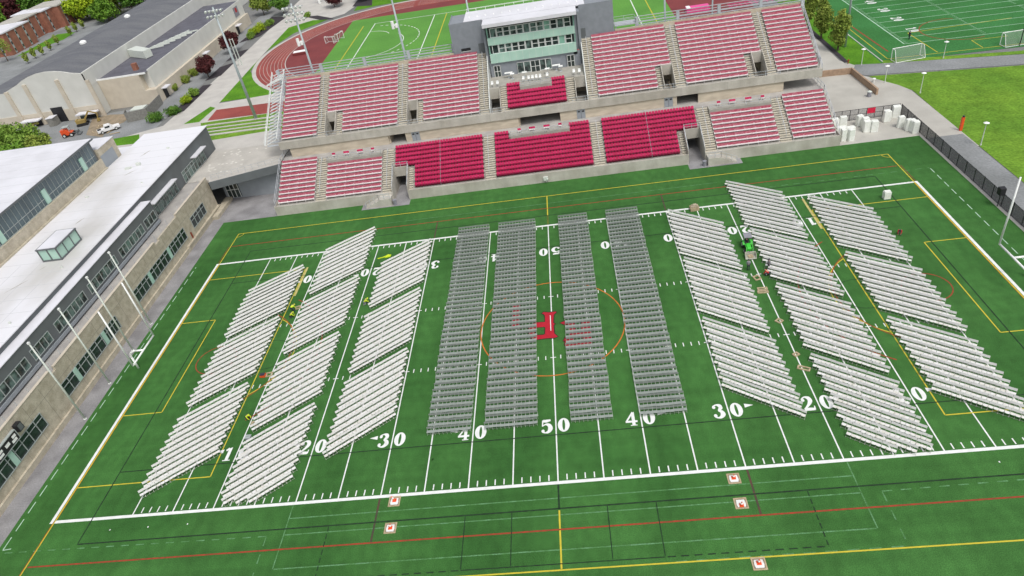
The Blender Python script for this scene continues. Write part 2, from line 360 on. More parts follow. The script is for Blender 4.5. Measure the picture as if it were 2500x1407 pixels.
fl(yb,(0,24.8),(0,33.9),.16,z+.004); fl(yb,(0,-27.8),(0,-33.9),.16,z+.004)
tag(yb.build('yellow_field_lines', 'line_yellow'), kind='structure')
tn = MB(); fl(tn,(-38.35,13),(-38.35,20.5),.32,.018); fl(tn,(38.35,15),(38.35,23.5),.32,.018); M['line_tan'] = mat('line_tan', (.50,.44,.16), .85, var=.15, scale=2); tag(tn.build('tan_field_lines','line_tan'),kind='structure')
rb = MB(); z = .017
for s in (1,-1):
    fl(rb,(-54.5,s*29.9),(54.5,s*29.9),.17,z)
    farc(rb, s*45.7, 0, 2.74, 0, 360, .14, z, 32)
    farc(rb, s*45.7, 0, 14.5, (125 if s>0 else -55), (235 if s>0 else 55), .16, z, 30)
    farc(rb, s*45.7, 0, 10.6, (125 if s>0 else -55), (235 if s>0 else 55), .13, z, 30)
    fl(rb,(s*54.82,-24.4),(s*54.82,-34),.08,z+.002)
    fl(rb,(s*55.0,24.8),(s*55.0,29.9),.08,z)
tag(rb.build('red_field_lines', 'line_red'), kind='structure')
ob = MB(); farc(ob,0,0,9.25,0,360,.15,.018,64)
for s in (1,-1): fl(ob,(s*54.62,-24.3),(s*54.62,24.3),.06,.018)
tag(ob.build('orange_field_lines', 'line_orange'), kind='structure')
br = MB()
for s in (1,-1):
    for t in (1,-1): fl(br,(s*18.32,t*24.8),(s*18.32,t*29.8),.2,.016)
tag(br.build('brown_field_lines', 'line_brown'), kind='structure')
kb = MB(); z = .021
for s in (1,-1):
    fl(kb,(-50.3,s*27.6),(50.3,s*27.6),.15,z); fl(kb,(s*50.3,-27.5),(s*50.3,27.5),.13,z)
    fl(kb,(-50.2,s*18.35),(50.2,s*18.35),.12,z)
    fl(kb,(s*4.6,-27.7),(s*4.6,-33.3),.09,z); fl(kb,(s*9.2,-27.7),(s*9.2,-33.3),.09,z)
    dashl(kb,(s*23.05,-27.7),(s*23.05,-33.3),.10,z,.55,.3); dashl(kb,(s*9.4,-33.4),(s*23.2,-33.4),.12,z,.7,.45)
    farc(kb, s*38.2, 0, 2.9, 0, 360, .08, z, 32)
fl(kb,(-9.2,-33.4),(9.2,-33.4),.10,z); fl(kb,(0,-24.8),(0,-27.6),.18,z); fl(kb,(0,24.8),(0,27.5),.12,z+.002)
tag(kb.build('black_field_lines', 'line_black'), kind='structure')
fb = MB(); z = .009
for s in (1,-1):
    fl(fb,(s*27.6,-24.8),(s*27.6,-32),.12,z); dashl(fb,(s*29.4,-28.4),(s*29.4,-33.8),.12,z,1.0,.9)
    dashl(fb,(s*29.4,-28.3),(s*58.4,-28.0),.13,z,.9,.75)
for y in (-26.4,-28.3,-32.0): fl(fb,(-27.5,y),(27.5,y),.13,z+.0005)
fl(fb,(-27.5,31.4),(27.5,31.6),.10,z); dashl(fb,(33,28.2),(58.4,28.2),.12,z,1.0,.8)
dashl(fb,(10,-33.9),(29.4,-33.85),.12,z+.001,1.0,.8)
tag(fb.build('faint_field_lines', 'line_faint'), kind='structure')
db = MB(); dashl(db,(-58.8,-27.6),(-58.8,24.5),.11,z,1.5,.75); fl(db,(-58.8,-27.65),(-57.9,-27.55),.1,z+.002)
dashl(db,(58.5,28),(58.5,-26),.11,z,1.4,.8)
M['line_dash'] = mat('line_dash', (.42,.60,.46), .8, var=.15, scale=2)
tag(db.build('dashed_field_lines', 'line_dash'), kind='structure')

# digits: heavy serif, unit box x -.45...45, y 0..1
def ribbon(pts, ws, n=7):
    out = []; P = [Vector(p) for p in pts]; N = len(P)
    for i in range(N-1):
        p0 = P[max(i-1,0)]; p1 = P[i]; p2 = P[i+1]; p3 = P[min(i+2,N-1)]
        for k in range(n if i < N-2 else n+1):
            t = k/n
            q = .5*((2*p1)+(-p0+p2)*t+(2*p0-5*p1+4*p2-p3)*t*t+(-p0+3*p1-3*p2+p3)*t**3)
            out.append((q, ws[i]*(1-t)+ws[i+1]*t))
    L = []; Rr = []
    for i,(q,wd) in enumerate(out):
        d = out[min(i+1,len(out)-1)][0]-out[max(i-1,0)][0]; d = d.normalized() if d.length > 0 else Vector((1,0))
        nn = Vector((-d.y,d.x))*wd*.62; L.append(q+nn); Rr.append(q-nn)
    return [[L[i],Rr[i],Rr[i+1],L[i+1]] for i in range(len(out)-1)]
def disc(x,y,r,n=12): return [[(x+r*math.cos(2*math.pi*i/n), y+r*math.sin(2*math.pi*i/n)) for i in range(n)]]
def ring(n=28):
    fs = []
    for i in range(n):
        a, b = 2*math.pi*i/n, 2*math.pi*(i+1)/n
        fs.append([(.42*math.cos(a),.5+.5*math.sin(a)),(.42*math.cos(b),.5+.5*math.sin(b)),(.10*math.cos(b),.5+.39*math.sin(b)),(.10*math.cos(a),.5+.39*math.sin(a))])
    return fs
DIG = {
 '0': [ring()],
 '5': [ribbon([(-.25,.90),(0,.88),(.30,.93)],[.15,.17,.10]), ribbon([(-.27,.95),(-.29,.5)],[.08,.07]),
       ribbon([(-.29,.52),(-.05,.64),(.19,.54),(.27,.32),(.14,.10),(-.08,.035),(-.28,.10)],[.04,.09,.22,.28,.18,.07,.10]), disc(-.26,.16,.115)],
 '3': [disc(-.24,.80,.115), ribbon([(-.30,.86),(-.05,.965),(.17,.88),(.20,.72),(.0,.54)],[.08,.07,.22,.22,.05]),
       ribbon([(.0,.53),(.20,.45),(.26,.26),(.10,.08),(-.12,.035),(-.30,.12)],[.05,.20,.28,.16,.07,.10]), disc(-.26,.19,.12)],
 '2': [disc(-.24,.76,.12), ribbon([(-.31,.82),(-.08,.965),(.16,.88),(.22,.68),(.02,.40),(-.32,.12)],[.08,.07,.22,.24,.14,.06]),
       ribbon([(-.36,.08),(.0,.085),(.34,.07)],[.14,.17,.13]), ribbon([(.32,.04),(.36,.30)],[.09,.05])],
 '4': [[[(.02,0.06),(.24,.06),(.24,1.0),(.02,.90)]], [[(-.10,0),(.36,0),(.36,.06),(-.10,.06)]], ribbon([(.14,.97),(-.36,.33)],[.10,.09]), ribbon([(-.42,.30),(.40,.30)],[.11,.11])],
 '1': [[[(-.13,.06),(.13,.06),(.13,1.0),(-.13,.93)]], [[(-.30,0),(.30,0),(.30,.065),(-.30,.065)]], ribbon([(-.30,.78),(-.10,.93)],[.12,.14])],
 '>': [[[(-.5,.86),(-.5,.55),(.5,.72)]]],
}
nb = MB()
def glyph(ch, x, y, W, H, flip, z=.014):
    for k, grp in enumerate(DIG[ch]):
        for f in grp:
            pts = []
            for p in f:
                px, py = p[0]*W, p[1]*H
                pts.append((x+px, y+py, z+.002*k) if not flip else (x-px, y-py, z+.002*k))
            nb.add(pts, [tuple(range(len(pts)))])
for k in range(1,10):
    n = k if k <= 5 else 10-k; x = (k-5)*9.144
    glyph(str(n), x-1.02, -18.0, 1.52, 1.95, False); glyph('0', x+.85, -18.0, 1.52, 1.95, False)
    glyph(str(n), x+1.02, 18.1, 1.52, 1.95, True); glyph('0', x-.85, 18.1, 1.52, 1.95, True)
    if n != 5:
        s = -1 if k < 5 else 1
        xa = x + s*2.2
        for yy, zz in ((-16.55,.014),(16.65,.014)):
            pts = [(xa-s*.42, yy-.28, zz), (xa-s*.42, yy+.28, zz), (xa+s*.5, yy, zz)]
            nb.add(pts if s < 0 else pts[::-1], [(0,1,2)])
o = nb.build('yard_numbers', 'line_white'); tag(o, kind='structure')
# measured points: a point seen in the photo turned into its place on the level plane z
_R = cam.rotation_euler.to_matrix(); _c = Vector(cam.location)
def at(px, py, z=0.0):
    d = _R @ Vector(((px-1250)/1681.344, -(py-703.5)/1681.344, -1.0)); t = (z-_c.z)/d.z
    return _c + d*t
def xy(px, py, z=0.0): q = at(px,py,z); return (q.x, q.y)

# ---------------------------------------------------------------- midfield letters (read from the stand side)
def L1(pts): return [xy(1280+a/6.3, 740+b/6.3) for a,b in pts]
P_out = L1([(270,165),(300,143),(380,150),(480,135),(495,145),(452,185),(445,310),(472,325),(450,345),(460,470),(515,520),(460,540),(340,545),(190,565),(110,548),(75,500),(68,400),(105,330),(190,305),(320,295),(320,200),(300,175)])
P_in = L1([(190,380),(310,370),(325,385),(320,480),(290,495),(200,500),(165,485),(160,400)])
def grow(poly, d):
    n = len(poly); out = []
    ar = sum(poly[i][0]*poly[(i+1)%n][1]-poly[(i+1)%n][0]*poly[i][1] for i in range(n)); s = 1 if ar > 0 else -1
    for i in range(n):
        a = Vector(poly[i-1]); b = Vector(poly[i]); c = Vector(poly[(i+1)%n])
        n1 = Vector(((b-a).y, -(b-a).x)).normalized(); n2 = Vector(((c-b).y, -(c-b).x)).normalized()
        nn = (n1+n2); nn = nn.normalized() if nn.length > .2 else n1
        out.append(tuple(b+nn*d*s))
    return out
def face(b, poly, z):
    n = len(poly); ar = sum(poly[i][0]*poly[(i+1)%n][1]-poly[(i+1)%n][0]*poly[i][1] for i in range(n))
    b.add([(x,y,z) for x,y in (poly if ar > 0 else poly[::-1])], [tuple(range(n))])
red = MB(); blk = MB(); grn = MB()
shapes = [P_out,
  L1([(555,310),(612,285),(760,290),(770,300),(790,440),(880,440),(880,285),(870,265),(1030,262),(1015,290),(1045,640),(1060,665),(640,672),(622,640),(628,560),(612,590),(600,588),(640,520),(700,500),(690,330),(612,335)]),
]
def L3(pts): return [xy(1100+a/3.517, 650+b/3.517) for a,b in pts]
shapes.append(L3([(520,322),(612,322),(598,340),(592,515),(606,540),(508,543),(524,515),(536,340)]))
holes = [P_in, L1([(760,545),(905,540),(915,600),(770,610)])]
for s_ in shapes: face(red, s_, .034); face(blk, grow(s_, .13), .030)
for h_ in holes: face(blk, grow(h_, .0), .038); face(grn, grow(h_, -.13), .042)
tag(blk.build('logo_outline', 'logo_black'), kind='structure'); tag(red.build('logo_letters', 'logo_red'), kind='structure'); tag(grn.build('logo_counters', 'turf'), kind='structure')
wl = MB(); fl(wl, xy(1343.5,771), xy(1345,808), .1, .04); tag(wl.build('logo_line', 'line_white'), kind='structure')

# ================================================================ CHAIRS
def seat_oct(b, w, y0, y1, z, t, c, m=0):
    poly = [(-w/2+c,y0),(w/2-c,y0),(w/2,y0+c),(w/2,y1-c*.6),(w/2-c*.6,y1),(-w/2+c*.6,y1),(-w/2,y1-c*.6),(-w/2,y0+c)]
    b.prism(poly, z, z+t, m)
def folding_parts():
    s = MB(); seat_oct(s, .425, -.25, .10, .435, .03, .08)
    k = MB(); k.add([(-.218,.175,.625),(.218,.175,.625),(.218,.245,.845),(.20,.25,.865),(-.20,.25,.865),(-.218,.245,.845),
                     (-.218,.205,.625),(.218,.205,.625),(.218,.275,.845),(.20,.28,.865),(-.20,.28,.865),(-.218,.275,.845)],
                    [(0,1,2,3,4,5),(11,10,9,8,7,6),(0,6,7,1),(1,7,8,2),(2,8,9,3),(3,9,10,4),(4,10,11,5),(5,11,6,0)])
    g = MB()
    for x in (-.213,.213):
        g.beam((x,-.24,0),(x,.22,.62),.022,.026); g.beam((x,.26,0),(x,-.16,.43),.022,.026)
        g.beam((x,.20,.60),(x,.262,.84),.02,.026)
    g.beam((-.21,-.2,.06),(.21,-.2,.06),.016,.016)
    return [('seat',s,'chair_white'),('backrest',k,'chair_white_back'),('frame',g,'chair_leg')]
def grey_parts():
    s = MB(); seat_oct(s, .41, -.27, .085, .43, .045, .05)
    k = MB(); k.box(-.208,.208,.205,.235,.625,.84); k.box(-.215,.215,.20,.24,.84,.875)
    g = MB()
    for x in (-.213,.213):
        g.beam((x,-.235,0),(x,-.235,.43),.024,.024); g.beam((x,.25,0),(x,.225,.84),.04,.03); g.beam((x,-.24,.455),(x,.22,.455),.045,.03)
    g.beam((-.21,-.235,.20),(.21,-.235,.20),.014,.014)
    return [('seat',s,'chair_grey'),('backrest',k,'chair_grey_back'),('frame',g,'chair_grey_leg')]
def in_view(x, y, z=.5, m=6):
    v = _R.transposed() @ (Vector((x,y,z))-_c); 
    if v.z > -1: return False
    X = 1250+1681.344*v.x/-v.z; Yp = 703.5-1681.344*v.y/-v.z
    return -m < X < 2500+m and -m < Yp < 1407+m
def build_kind(parts, places, name, cat, group, stuff_label, nmax=300):
    """places: (x, y, rz, label).  nearest nmax are things, the rest one mesh"""
    pl = sorted(places, key=lambda p: (Vector((p[0],p[1],.4))-_c).length)
    vis = [p for p in pl if in_view(p[0],p[1])]; near = vis[:nmax]; ids = set(id(p) for p in near)
    rest = [p for p in pl if id(p) not in ids]
    meshes = []
    for pn, mb, mt in parts:
        o = mb.build(pn, mt); meshes.append(o)
    first = True
    for x, y, rz, label in near:
        if first:
            root = empty(name, (x,y,0), rz, label, cat, group)
            for o in meshes: o.parent = root
            first = False
        else:
            r = bpy.data.objects.new(name, None); C.objects.link(r); r.location = (x,y,0); r.rotation_euler = (0,0,rz)
            r['label'] = label; r['category'] = cat; r['group'] = group
            for o in meshes:
                c = bpy.data.objects.new(o.name.split('.')[0], o.data); C.objects.link(c); c.parent = r
    V = []; F = []; MI = []; off = 0; vv = []; ff = []; mi = []
    for k,(pn, mb, mt) in enumerate(parts):
        ff += [tuple(i+off for i in f) for f in mb.f]; vv += mb.v; mi += [k]*len(mb.f); off += len(mb.v)
    vv = np.array(vv); nv = len(vv); rng = np.random.default_rng(5)
    allv = np.empty((len(rest)*nv,3))
    for i,(x,y,rz,_) in enumerate(rest):
        a = rz+rng.normal(0,.012); c,s = math.cos(a), math.sin(a)
        allv[i*nv:(i+1)*nv,0] = vv[:,0]*c-vv[:,1]*s+x; allv[i*nv:(i+1)*nv,1] = vv[:,0]*s+vv[:,1]*c+y; allv[i*nv:(i+1)*nv,2] = vv[:,2]
    lt = np.array([len(f) for f in ff]); idx = np.concatenate([np.array(f) for f in ff])
    N = len(rest)
    LT = np.tile(lt, N); IDX = (np.tile(idx,(N,1))+np.arange(N)[:,None]*nv).ravel(); LS = np.concatenate([[0],np.cumsum(LT)[:-1]])
    me = bpy.data.meshes.new(name+'s'); me.vertices.add(len(allv)); me.vertices.foreach_set('co', allv.ravel())
    me.loops.add(len(IDX)); me.loops.foreach_set('vertex_index', IDX.astype(np.int32))
    me.polygons.add(len(LT)); me.polygons.foreach_set('loop_start', LS.astype(np.int32)); me.polygons.foreach_set('loop_total', LT.astype(np.int32))
    for _,_,mt in parts: me.materials.append(M[mt])
    me.polygons.foreach_set('material_index', np.tile(np.array(mi),N).astype(np.int32))
    me.polygons.foreach_set('use_smooth', np.zeros(len(LT),dtype=bool)); me.update(calc_edges=True); me.validate()
    o = bpy.data.objects.new(name+'s', me); C.objects.link(o); tag(o, stuff_label, cat, group, 'stuff')

rnd = random.Random(3)
TH = R(37.6); PITCH = .4525; NS = 20
places = []
blocks = [ # side, inner |x|, y of front row at inner end, y of back row, name
 (-1,18.45,-13.6,-2.8,'near block left of the 30 line'), (-1,18.45,-.3,10.2,'middle block left of the 30 line'), (-1,18.45,13.0,23.1,'far block left of the 30 line'),
 (-1,28.6,-21.4,-11.2,'nearest block between left 10 and 20'), (-1,28.6,-8.6,2.0,'second block between left 10 and 20'), (-1,28.6,4.7,15.1,'third block between left 10 and 20'), (-1,28.6,17.9,29.0,'farthest block between left 10 and 20'),
 (-1,38.65,-16.9,-6.4,'near block in the left outer strip'), (-1,38.65,-3.6,7.0,'middle block in the left outer strip'), (-1,38.65,9.5,19.8,'far block in the left outer strip'),
 (1,18.4,-13.7,-2.7,'near block right of the 30 line'), (1,18.4,-.4,10.4,'middle block right of the 30 line'), (1,18.3,12.4,23.4,'far block right of the 30 line'),
 (1,28.6,-21.8,-10.8,'nearest block beside the right 20'), (1,28.6,-8.6,2.5,'second block beside the right 20'), (1,28.6,4.9,15.7,'third block beside the right 20'), (1,28.5,17.9,30.0,'farthest block beside the right 20'),
 (1,38.7,-16.9,-5.9,'near block in the right outer strip'), (1,38.75,-3.4,7.6,'middle block in the right outer strip'), (1,38.75,10.3,22.6,'far block in the right outer strip'),
]
for s, xi, y0, y1, bn in blocks:
    n = round((y1-y0)/1.19)+1; st = (y1-y0)/(n-1)
    for r in range(n):
        yy = y0+st*r; jx = rnd.uniform(-.06,.06)
        cnt = NS
        for c in range(NS):
            dd = (c+.5)*PITCH
            x = s*(xi+jx+dd*math.cos(TH)); y = yy-dd*math.sin(TH)+.2
            if y < (-24.45 if s > 0 else -24.2): continue
            rz = s*(-TH)+rnd.gauss(0,.012)
            left = (NS-1-c) if s < 0 else c
            lab = 'white folding chair %s from left, %s row, %s' % (ORD[left] if left else 'first', ORD[r], bn)
            places.append((x+rnd.gauss(0,.008), y+rnd.gauss(0,.01), rz, lab))
build_kind(folding_parts(), places, 'folding_chair', 'chair', 'white folding chairs set out in slanted rows', 'white folding chairs in slanted rows on the turf beyond the nearest ones')
places = []
for bn, x0, x1, n in (('left grey column',-14.28,-9.35,11),('grey column left of midfield line',-7.83,-1.98,13),('grey column right of midfield line',1.68,6.2,10),('rightmost grey column',9.15,14.05,11)):
    p = (x1-x0)/n
    for r in range(44):
        jx = rnd.gauss(0,.03)
        for c in range(n):
            places.append((x0+p*(c+.5)+jx, -16.62+.979*r+rnd.gauss(0,.012), rnd.gauss(0,.012), 'grey chair %s from left, %s row from front, %s' % (ORD[c], ORD[r] if r < 20 else 'later', bn)))
build_kind(grey_parts(), places, 'grey_chair', 'chair', 'grey chairs in straight columns', 'grey chairs in straight columns filling the middle of the turf')

# ================================================================ GRANDSTAND
gs = empty('grandstand', (0,38.9,0), 0, 'long concrete grandstand with red benches and seats in two tiers beyond the field', 'grandstand')
def P(mb, name, mats, parent=None, **k):
    """part: geometry given in world coordinates, parented to a thing placed in the world"""
    par = parent if parent else gs
    w0 = par.matrix_world_loc if hasattr(par,'matrix_world_loc') else None
    o = mb.build(name, mats, None, **k); o.parent = par
    L = Vector(par.location); q = par.parent
    while q: L += Vector(q.location); q = q.parent
    o.data.transform(Matrix.Translation(-L)); return o
yl = lambda i: 39.7+.82*i
zl = lambda i: 1.5+.46*i
yu = lambda i: 50.8+.83*i
zu = lambda i: 9.05+.475*i
NL, NU = 10, 15
# lower tier
lo = MB()
LX = [(0,8.6,'s'),(8.6,10.5,'a'),(10.5,23.5,'s'),(23.5,24.4,'v'),(24.4,27.1,'o'),(27.1,29.2,'a'),(29.2,39.7,'p'),(39.7,41.6,'a'),(41.6,48.9,'s')]
for s in (1,-1):
    for x0,x1,k in LX:
        a,b = (x0,x1) if s > 0 else (-x1,-x0)
        for i in range(NL):
            z = zl(i); zb = 0
            if k == 'o':
                if i < 5: continue
                zb = 2.45
            if k == 'p' and i >= 8: z = 6.1-.004
            if x1 == 8.6 and i >= 8:
                xa, xb = (x0,5.0) if s > 0 else (-5.6,0)
                lo.box(xa,xb,yl(i),yl(i+1),zb,6.1-.004)
                a2,b2 = (5.0,8.6) if s > 0 else (-8.6,-5.6)
                lo.box(a2,b2,yl(i),yl(i+1),zb,z)
            else: lo.box(a,b,yl(i),yl(i+1),zb,z)
        if k != 'o': lo.box(a,b,39.0,39.7,0,1.46)
P(lo, 'lower_seating_deck', 'deck')
fw = MB()
for x0,x1 in ((-48.9,-27.1),(-24.4,24.4),(27.1,48.9)): fw.box(x0,x1,38.9,39.06,0,1.82)
for s in (1,-1):
    fw.box(*sorted((s*48.9,s*49.05)),38.9,48,0,1.9)
P(fw, 'front_wall', 'concrete')
for s in (1,-1):
    vm = MB(); a,b = sorted((s*24.35,s*27.15)); vm.box(a,b,43.62,43.80,2.45,4.25); vm.box(a,b,43.80,44.0,2.46,3.78)
    for x in (24.30,27.08):
        vm.prof_x([(39.06,0),(43.62,0),(43.62,4.6),(39.06,2.4)], *sorted((s*x,s*(x+.10))))
    P(vm, 'vomitory_wall', 'concrete')
cc = MB()
cc.box(-48.9,48.9,yl(10),66.2,0,6.096)
P(cc, 'concourse_floor', 'terrace')
# upper tier
up = MB()
UX = [(8.9,10.7,'a'),(10.7,21.4,'s'),(21.4,22.4,'v'),(22.4,24.2,'o'),(24.2,26.1,'a'),(26.1,36.9,'s'),(36.9,38.1,'v'),(38.1,39.9,'o'),(39.9,41.6,'a'),(41.6,48.9,'s')]
for s in (1,-1):
    for x0,x1,k in UX:
        a,b = (x0,x1) if s > 0 else (-x1,-x0)
        for i in range(NU):
            z = zu(i); zb = z-.9
            if k == 'o':
                if i < 5: continue
                zb = max(zb, zu(5)-1.3)
            up.box(a,b,yu(i),yu(i+1),zb,z)
        up.box(a,b,yu(NU),64.2,zu(NU)-.9,zu(NU)-.1)
        if k == 'o': up.box(a,b,50.8,58,7.95,8.05)
        up.box(a,b,49.9,50.8,8.1,9.04)
for i in range(6):
    for a,b in ((-8.9,-6.9),(-6.9,-5.7),(-5.7,-3.1),(-3.1,2.7),(2.7,5.2),(5.2,6.9),(6.9,8.9)):
        if abs(a+b) > 13.9: 
            if i == 5: up.box(a,b,yu(5),yu(6),zu(5)-.9,11.95)
            continue
        zt = zu(i) if not (a == -3.1 and i >= 4) else 11.93
        up.box(a,b,yu(i),yu(i+1),zu(i)-.9,zt)
up.box(-8.9,8.9,49.9,50.8,8.1,9.04)
up.box(-8.9,8.9,yu(6),61.1,11.0,11.95)
for s in (1,-1):
    a,b = sorted((s*6.9,s*8.9)); up.box(a,b,50.8,58,7.95,8.05); up.box(a,b,54.9,yu(6),11.0,11.94)
P(up, 'upper_seating_deck', 'deck')
fa = MB(); fa.box(-48.9,48.9,49.72,49.9,7.9,9.35)
for x in (-41,-33,-25,-17,-9,0,9,17,25,33,41): fa.box(x-.03,x+.03,49.70,49.72,7.95,9.3,1)
P(fa, 'fascia', ['concrete','deck'])
cw = MB()
for x0,x1 in ((-47,-28.3),(-24.7,-4.0),(3.6,24.3),(28.0,42.6)): cw.box(x0,x1,49.92,50.35,6.1,8.6)
for x in (-46.9,-24.7,24.0,42.4): cw.box(x-.3,x,49.9,56,6.1,8.5)
cw.box(-48.9,48.9,58.0,58.2,6.1,11); 
for x in (-28.3,-4.0,3.6): cw.box(x-.05,x+.25,50.35,57.9,6.1,8.5)
P(cw, 'concourse_wall', 'tan_wall')
for x in (-23.1,7.35,22.85):
    dd = MB(); dd.box(x-.75,x+.75,49.84,49.92,6.1,7.85); dd.box(x-.02,x+.02,49.82,49.84,6.12,7.8,1)
    for s in (-1,1): dd.box(x+s*.38-.2,x+s*.38+.2,49.81,49.84,7.35,7.6,1)
    P(dd, 'double_door', ['mid_clad','black'])
for s in (1,-1):
    for x in (22.3,38.0):
        lp = MB(); a,b = sorted((s*x,s*(x+2.0))); lp.box(a,b,54.75,54.95,zu(5)-1.3,zu(5)+.55)
        for xx in (x-.02,x+1.92): lp.prof_x([(50.8,8.0),(54.9,8.0),(54.9,zu(5)+.8),(50.8,9.9)], *sorted((s*xx,s*(xx+.1))))
        P(lp, 'upper_vomitory_wall', 'concrete')
    lp = MB(); a,b = sorted((s*6.85,s*8.95)); lp.box(a,b,54.7,54.9,10.1,12.1)
    for xx in (6.82,): lp.prof_x([(50.8,8.0),(54.9,8.0),(54.9,12.0),(50.8,9.9)], *sorted((s*xx,s*(xx+.1))))
    P(lp, 'upper_vomitory_wall', 'concrete')
for s in (1,-1):
    sw = MB(); sw.prof_x([(50.8,8.2),(63.4,11),(63.4,17.1),(50.8,9.95)], *sorted((s*8.78,s*8.92)))
    P(sw, 'stair_side_wall', 'frame_white')
for a,b in ((-48.9,-15.3),(15.3,48.9)):
    bk = MB(); bk.box(a,b,63.6,63.8,15.2,16.75); P(bk, 'back_parapet', 'tan_wall')
# stairways
def stair(a, b, yf, zf, i0, i1, rise, run):
    m = MB()
    for i in range(i0, i1):
        y1 = yf(i+1); z = zf(i)
        m.box(a+.04,b-.04,y1-run*.5,y1-.002,z,z+rise*.5); m.box(a+.04,b-.04,yf(i)+.01,y1-run*.5,z,z+.02)
        for yy,zz in ((y1-run*.5-.006,z+.02),(yf(i)-.006,z-rise*.5+.02)): m.box(a+.05,b-.05,yy,yy+.004,zz,zz+rise*.5-.1,1)
    return P(m, 'stairway', ['step','step_dark'])
for s in (1,-1):
    for x0,x1,j in ((8.6,10.5,10),(23.5,24.3,5),(27.2,29.2,10),(39.7,41.6,10)):
        a,b = sorted((s*x0,s*x1)); stair(a,b,yl,zl,0,j,.46,.82)
    for x0,x1,j in ((8.95,10.7,15),(21.4,22.3,5),(24.4,26.1,15),(36.9,38.0,5),(40.1,41.6,15)):
        a,b = sorted((s*x0,s*x1)); stair(a,b,yu,zu,0,j,.475,.83)
    a,b = sorted((s*5.3,s*6.8)); stair(a,b,yu,zu,0,6,.475,.83)
# benches
def bench(a, b, y, z, name='bench', parent=None):
    m = MB(); m.box(a,b,y+.27,y+.55,z+.38,z+.49)
    n = max(2, round((b-a)/1.6))
    for k in range(n+1):
        x = a+.1+(b-a-.2)*k/n; m.box(x-.03,x+.03,y+.38,y+.54,z,z+.38)
    o = P(m, name, 'white_bench')
    r = MB(); r.prof_x([(y+.565,z+.40),(y+.60,z+.40),(y+.74,z+.88),(y+.70,z+.88)], a, b)
    for k in range(n+1):
        x = a+.1+(b-a-.2)*k/n; r.box(x-.04,x+.04,y+.57,y+.60,z+.50,z+.62,1)
    q = r.build('backrest', ['red_bench','white_bench']); q.parent = o; q.data.transform(Matrix.Translation(-Vector(gs.location)))
    return o
rows = []
for s in (1,-1):
    for i in range(NL):
        rows.append((s,41.75,48.6,yl(i),zl(i)))
        if i < 8: rows.append((s,29.3,39.6,yl(i),zl(i)))
    for i in range(NU):
        rows.append((s,41.75,48.6,yu(i),zu(i)))
        rows.append((s,26.2,39.85 if i >= 5 else 36.8,yu(i),zu(i)))
        rows.append((s,10.8,24.15 if i >= 5 else 21.3,yu(i),zu(i)))
rows.sort(key=lambda r: (Vector((r[0]*(r[1]+r[2])/2,r[3],r[4]))-_c).length/(r[2]-r[1])**.5)
for s,a,b,y,z in rows[:100]:
    a,b = sorted((s*a,s*b)); bench(a,b,y,z)
m = MB()
for s,a,b,y,z in rows[100:]:
    a,b = sorted((s*a,s*b)); m.box(a,b,y+.27,y+.55,z+.38,z+.49); m.prof_x([(y+.565,z+.40),(y+.60,z+.40),(y+.74,z+.88),(y+.70,z+.88)], a, b, 1)
tag(P(m, 'upper_bench_rows', ['white_bench','red_bench']), kind='stuff')
for x in (-38.4,-36.0,-33.4,-31.0,-3.9,-1.6,1.0,3.4,31.0,33.3,36.0,38.4):
    hw = .55 if abs(x) in (36.0,33.4,1.6,1.0,33.3) else .3
    y = 46.9 if abs(x) < 30 else 47.1
    m = MB(); m.box(x-hw,x+hw,y,y+.35,6.5,6.55); m.box(x-hw,x+hw,y+.36,y+.40,6.6,6.95,1)
    for q in (-hw+.08,hw-.08): m.box(x+q-.03,x+q+.03,y+.1,y+.3,6.1,6.5)
    P(m, 'short_bench', ['white_bench','red_seat'])
# red seats
seats = []
def seat_mesh():
    m = MB(); m.prism([(-.21,.20),(-.16,.14),(.16,.14),(.21,.20),(.24,.60),(-.24,.60)], .42, .47, 1)  # pan takes the darker red, painted as if in shadow
    m.add([(-.24,.60,.46),(.24,.60,.46),(.235,.70,.84),(.17,.72,.93),(-.17,.72,.93),(-.235,.70,.84),(-.24,.64,.46),(.24,.64,.46),(.235,.74,.84),(.17,.76,.93),(-.17,.76,.93),(-.235,.74,.84)],
          [(0,1,2,3,4,5),(11,10,9,8,7,6),(0,6,7,1),(1,7,8,2),(2,8,9,3),(3,9,10,4),(4,10,11,5),(5,11,6,0)])
    m.box(-.255,.255,.62,.66,.0,.50,1)
    m.box(-.258,-.242,.24,.62,.55,.62,1)
    return m
for s in (1,-1):
    for i in range(NL):
        xe = 27.0 if i >= 5 else 23.4; n = int((xe-10.7)/.52)
        for k in range(n):
            x = 10.7+.52*(k+.5)
            seats.append((s*x, yl(i), zl(i)))
for i in range(NL):
    for k in range(33):
        x = -8.5+.515*(k+.5)
        if i >= 8 and -5.7 < x < 5.1: continue
        seats.append((x, yl(i), zl(i)))
for i in range(6):
    for k in range(21):
        x = -5.6+.51*(k+.5)
        if i >= 4 and -3.2 < x < 2.8: continue
        seats.append((x, yu(i), zu(i)))
seats.sort(key=lambda q: (Vector(q)-_c).length)
sm = seat_mesh(); so_ = sm.build('seat', ['red_seat','red_seat_shade']); L = Vector(gs.location)
for k,q in enumerate(seats[:100]):
    o = so_ if k == 0 else bpy.data.objects.new('seat', so_.data)
    if k: C.objects.link(o)
    o.parent = gs; o.location = Vector(q)-L
m = MB()
for q in seats[100:]:
    o_ = len(m.v); m.v += [(v[0]+q[0],v[1]+q[1],v[2]+q[2]) for v in sm.v]
    m.f += [tuple(i+o_ for i in f) for f in sm.f]; m.m += sm.m
tag(P(m, 'seat_rows', ['red_seat','red_seat_shade']), kind='stuff')
